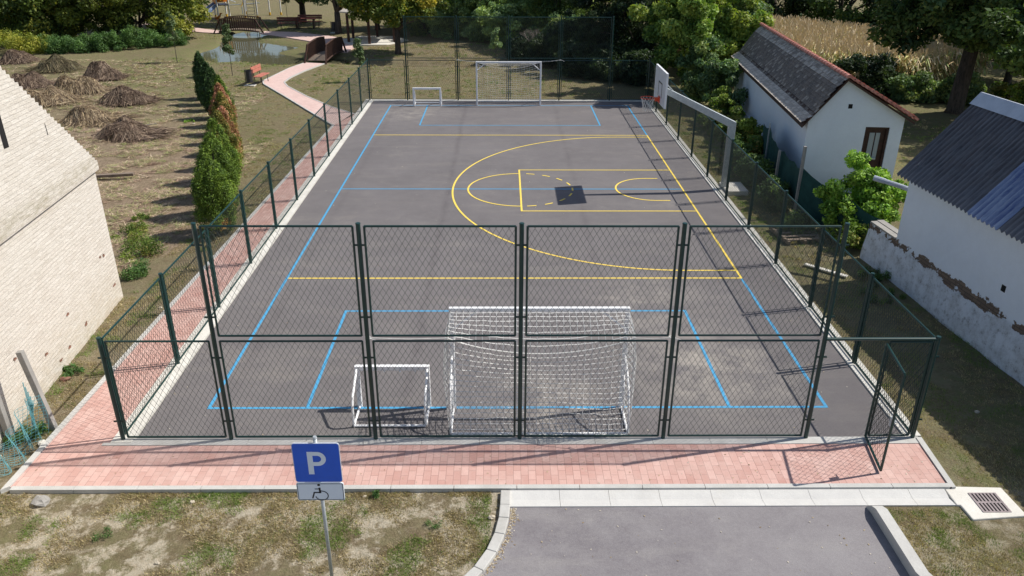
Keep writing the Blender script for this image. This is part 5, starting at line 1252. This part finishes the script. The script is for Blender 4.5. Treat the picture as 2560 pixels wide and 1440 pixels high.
rng = np.random.default_rng(505); n = 900
px = np.concatenate([rng.uniform(-13.8,1.0,170), rng.uniform(-12.3,.9,330), rng.uniform(-5.8,-.5,60), np.zeros(340)]); py = np.concatenate([rng.uniform(-15.3,-14.3,170), -14+28*rng.random(330)**1.5, rng.uniform(-17.3,-15.8,60), np.zeros(340)])
for i in range(340):
    j = rng.integers(0, 6); f = rng.random(); a_, c_ = KL[j], KL[j+1]; px[560+i] = a_[0]+(c_[0]-a_[0])*f+.17+abs(rng.normal())*.045; py[560+i] = a_[1]+(c_[1]-a_[1])*f-.02
    if py[560+i] > -15.78: py[560+i] = -15.8-.3*rng.random()
an = rng.random(n)*6.28; sz = .008+.014*rng.random(n); pz = np.where(py > -14.02, .009, np.where(py > -15.4, .026, -.012))
dx = np.stack([np.cos(an)*sz, np.sin(an)*sz, .003*rng.random(n)], 1); dy = np.stack([-np.sin(an)*sz*.6, np.cos(an)*sz*.6, .004*rng.random(n)], 1); cc = np.stack([px, py, pz], 1)
V = np.stack([cc-dx, cc-dy, cc+dx, cc+dy], 1).reshape(-1,3); cl = np.array([(.62,.56,.45),(.45,.36,.22),(.30,.22,.12),(.55,.50,.42)])[rng.integers(0,4,n)]
V[560*4:, 2] -= .002; o = fast_mesh('leaf_litter', V, np.arange(n*4).reshape(-1,4), np.repeat(cl, 4, 0), M['dry_leaf']); tag(o, 'tiny dry leaves and grit scattered on the paving and court', 'litter', kind='stuff')
# ------------------------------------------------------------------ park: path, bridges, gazebo, benches, bins, playground
ribbon('brick_path_park', [(-36.5,44.2),(-33.0,41.4),(-29.5,39.3),(-28.3,38.95)], [(-36.0,46.4),(-33.0,43.6),(-29.5,41.0),(-28.3,40.3)][::1], .03, M['paver2'])
ribbon('brick_path_park', [(-24.95,38.8),(-22.3,36.6),(-19.9,34.4),(-18.3,32.9),(-17.9,30.2),(-17.75,29.5)], [(-24.95,40.2),(-22.3,39.6),(-19.4,37.6),(-17.2,35.4),(-16.4,31.8),(-16.5,29.5)], .03, M['paver2'])
def footbridge(label, p, q, wd, arch=.12):
    p = Vector((*p, .02)); q = Vector((*q, .02)); d = (q-p).normalized(); L = (q-p).length; n = Vector((-d.y, d.x, 0))
    root = empty('footbridge', (p+q)/2, label, 'bridge', 'timber footbridges in the park')
    hz = lambda s: .10+arch*math.sin(math.pi*s/L)
    b = MB(); N = int(L/.15)
    for i in range(N):
        s = (i+.5)*L/N; c = p+d*s+Z*hz(s); b.bar(c-n*wd/2, c+n*wd/2, L/N*.93, .04)
    b.build('deck', M['plank'], root)
    for sd in (-1, 1):
        o_ = n*sd*(wd/2-.03); rl = MB(); rl.path([p+d*(.15+(L-.3)*i/8)+o_+Z*(hz(L*i/8)+.92) for i in range(9)], .045, 6); rl.path([p+d*(.05+(L-.1)*i/8)+o_+Z*(hz(L*i/8)+.0) for i in range(9)], .06, 6)
        for s0, s1 in ((.12,-.12),(L-.12,L+.12)): rl.bar(p+d*(s1 + (-.28 if s1 < 0 else .28))+o_*1.15+Z*-.1, p+d*(s0+(.12 if s1 < 0 else -.12))+o_+Z*1.0, .09, .09)
        r_ = rl.build('railing', M['wood_dark'], root)
        bl = MB()
        for i in range(1, int(L/.17)):
            s = i*.17; c = p+d*s+o_+Z*hz(s); bl.box(c.x-.028, c.x+.028, c.y-.022, c.y+.022, c.z, c.z+.90)
        bl.build('balusters', M['wood_dark'], r_)
footbridge('nearer brown timber footbridge on the brick path behind the court', (-17.65,25.35), (-17.3,29.3), 1.25)
footbridge('farther brown timber footbridge over the pond inlet', (-28.2,39.7), (-25.0,39.6), 1.3)
# gazebo
gz = empty('gazebo', (-15.8,35.2,0), 'brown timber gazebo on a pale concrete floor behind the walnut tree', 'gazebo')
cx, cy = -15.55, 35.0
b = MB(); b.prism([(cx+2.6*math.cos(R(60*i)), cy+2.6*math.sin(R(60*i))) for i in range(6)], -.1, .06); b.build('floor', M['slab'], gz)
for i in range(6):
    a = R(60*i+30); px, py = cx+1.9*math.cos(a), cy+1.9*math.sin(a); b = MB(); b.box(px-.085,px+.085,py-.085,py+.085,.06,2.25); b.build('post', M['wood_dark'], gz)
b = MB(); n = 6
base_ = [(cx+2.45*math.cos(R(60*i+30)), cy+2.45*math.sin(R(60*i+30)), 2.18) for i in range(6)]
b.add(base_+[(cx,cy,3.35)]+[(x,y,z-.08) for x,y,z in base_]+[(cx,cy,3.2)], [(i,(i+1)%6,6) for i in range(6)]+[((i+1)%6+7,i+7,13) for i in range(6)]+[(i,i+7,(i+1)%6+7,(i+1)%6) for i in range(6)])
b.build('roof', M['oldtile'], gz)
b = MB()
for i in range(6): a_, c_ = R(60*i+30), R(60*i+90); b.bar((cx+1.9*math.cos(a_),cy+1.9*math.sin(a_),2.22),(cx+1.9*math.cos(c_),cy+1.9*math.sin(c_),2.22),.1,.12)
b.build('beam', M['wood_dark'], gz)
def bench(label, loc, rz, wood='wood_red', L=1.5, group=None):
    r_ = empty('park_bench', (0,0,0), label, 'bench', group)
    b = MB()
    for i in range(3): b.box(-L/2,L/2,.02+i*.14,.14+i*.14,.43,.465)
    b.build('seat', M[wood], r_, local=True)
    b = MB()
    for i in range(2): z_ = .62+i*.17; b.add([(x, y-.10*(z2-.45), z2) for z2 in (z_, z_+.15) for x in (-L/2, L/2) for y in (-.0,-.03)], [(0,2,6,4),(5,7,3,1),(0,4,5,1),(2,3,7,6),(4,6,7,5),(0,1,3,2)])
    b.build('backrest', M[wood], r_, local=True)
    for s in (-1, 1):
        b = MB(); x = s*(L/2-.25); b.path([(x,.40,.0),(x,.38,.42),(x,-.02,.42),(x,-.10,.98)], .022, 6); b.path([(x,.0,.42),(x,-.02,0)], .022, 6); b.build('leg', M['binm'], r_, local=True)
    r_.location = loc; r_.rotation_euler = (0,0,rz); return r_
def litter_bin(label, x, y):
    z0 = ground_z(x,y); r_ = empty('litter_bin', (x,y,z0), label, 'litter bin')
    b = MB(); b.box(x-.28,x+.28,y-.22,y+.22,z0-.03,z0+.05); b.build('base', M['slab'], r_)
    b = MB(); b.path([(x,y,z0+.18),(x,y,z0+.82)], .17, 16, False); b.path([(x,y,z0+.18),(x,y,z0+.19)], .168, 16); b.path([(x,y,z0+.80),(x,y,z0+.83)], .182, 16, False); b.build('drum', M['binm'], r_)
    for s in (-1, 1): b = MB(); b.path([(x+s*.21,y,z0+.02),(x+s*.21,y,z0+.86)], .02, 6); b.build('support', M['binm'], r_)
bench('red slatted bench behind the litter bin at the path bend', (-19.45,18.75,ground_z(-19.5,18.7)), R(-97), L=1.3)
litter_bin('black cylindrical litter bin in front of the red bench', -19.68, 18.0)
bench('long dark red bench under the linden tree, right one', (-22.0,43.3,0), R(180), 'maroon', L=2.0); bench('dark red bench nearer the path under the linden, its back to the lawn', (-23.3,41.6,0), R(5), 'maroon', L=1.9)
tb = empty('picnic_table', (-22.2,42.4,0), 'dark red picnic table between the two benches', 'table')
b = MB(); b.box(-23.1,-21.3,42.1,42.7,.70,.75); b.build('tabletop', M['maroon'], tb)
for xx in (-22.9,-21.5): b = MB(); b.box(xx-.04,xx+.04,42.15,42.65,0,.70); b.build('leg', M['wood_dark'], tb)
litter_bin('black litter bin beside the multi-stemmed tree near the gazebo', -19.3, 39.4)
# playground
pg = empty('play_tower', (-31.6,49.5,0), 'yellow and orange play tower with a pale blue slide', 'playground')
for xx, yy in ((-31.1,48.0),(-30.3,48.6),(-31.9,49.6),(-31.1,50.2)):
    b = MB(); b.box(xx-.05,xx+.05,yy-.05,yy+.05,.25,2.6); po = b.build('post', M['white'], pg)
    b = MB(); b.box(xx-.06,xx+.06,yy-.06,yy+.06,0,.25); b.build('post_foot', M['yellow_p'], po)
b = MB(); b.prism([(-31.1,48.0),(-30.3,48.6),(-31.1,50.2),(-31.9,49.6)], 1.15, 1.22); b.build('platform', M['binm'], pg)
b = MB(); b.bar((-31.95,49.5,1.55),(-31.15,48.05,1.55),.04,.75); b.bar((-31.05,48.0,1.9),(-30.35,48.55,1.9),.05,.9); b.build('side_panel', M['orange_p'], pg)
b = MB(); b.path([(-30.72,48.2,1.85),(-30.69,48.17,1.85)], .28, 18); b.build('round_window', M['yellow_p'], pg)
b = MB(); b.add([(-31.6,48.8,1.2),(-31.1,48.4,1.2),(-32.0,48.1,.75),(-31.5,47.8,.75),(-32.5,47.6,.30),(-32.0,47.3,.30),(-32.9,47.3,.16),(-32.4,46.9,.16)], [(0,1,3,2),(2,3,5,4),(4,5,7,6)])
b.bar((-31.62,48.82,1.32),(-32.92,47.32,.26),.06,.2); b.bar((-31.08,48.38,1.32),(-32.38,46.88,.26),.06,.2); b.build('slide', M['blue_p'], pg)
sw = empty('climbing_frame', (-28.6,49.3,0), 'white climbing ladder frame with yellow feet right of the play tower', 'playground')
for xx, yy in ((-29.05,49.0),(-28.0,49.1),(-27.6,51.7),(-26.6,51.8),(-30.0,52.5)):
    b = MB(); b.box(xx-.05,xx+.05,yy-.05,yy+.05,.25,2.3); po = b.build('post', M['white'], sw); b = MB(); b.box(xx-.07,xx+.07,yy-.07,yy+.07,0,.25); b.build('post_foot', M['yellow_p'], po)
b = MB()
for z_ in (.35,.62,.9,1.2,1.5): b.path([(-28.85,49.0,z_),(-28.2,49.08,z_)], .02, 6)
b.path([(-28.85,49.0,.1),(-28.85,49.0,1.8)], .025, 6); b.path([(-28.2,49.08,.1),(-28.2,49.08,1.8)], .025, 6)
b.build('ladder', M['galv'], sw)
b = MB(); b.path([(-29.05,49.0,2.2),(-31.0,52.0,2.3)], .04, 6); b.path([(-29.05,49.0,2.2),(-28.0,49.1,2.2)], .04, 6); b.path([(-30.4,51.0,1.2),(-33,55,1.3)], .04, 6); b.build('top_bar', M['white'], sw)
b = MB(); b.bar((-29.7,50.2,.9),(-29.5,50.3,1.3),.3,.05); b.build('seat', M['yellow_p'], sw)
ss = empty('seesaw', (-31,52,0), 'grey metal seesaw between play tower and climbing frame', 'playground')
b = MB(); b.path([(-32.0,52.5,.75),(-28.8,53.0,.95)], .04, 6); b.build('beam', M['galv'], ss); b = MB(); b.path([(-30.4,52.7,0),(-30.4,52.7,.85)], .05, 6); b.build('stand', M['galv'], ss); b = MB(); b.box(-32.1,-31.8,52.4,52.6,.75,.95); b.build('seat', M['teal'], ss)
sr = empty('spring_rider', (-30.15,44.9,0), 'small orange spring rider in front of the play tower', 'playground')
b = MB(); b.path([(-30.15+.09*math.cos(t*.9),44.9+.09*math.sin(t*.9),.02+.03*t) for t in range(14)], .018, 5); b.build('spring', M['orange'], sr)
b = MB(); b.path([(-30.4,44.9,.48),(-30.15,44.9,.5),(-29.95,44.9,.62),(-29.85,44.9,.85),(-29.7,44.9,.86)], [.06,.10,.09,.07,.04], 8); b.build('animal_body', M['orange_p'], sr, smooth=True)
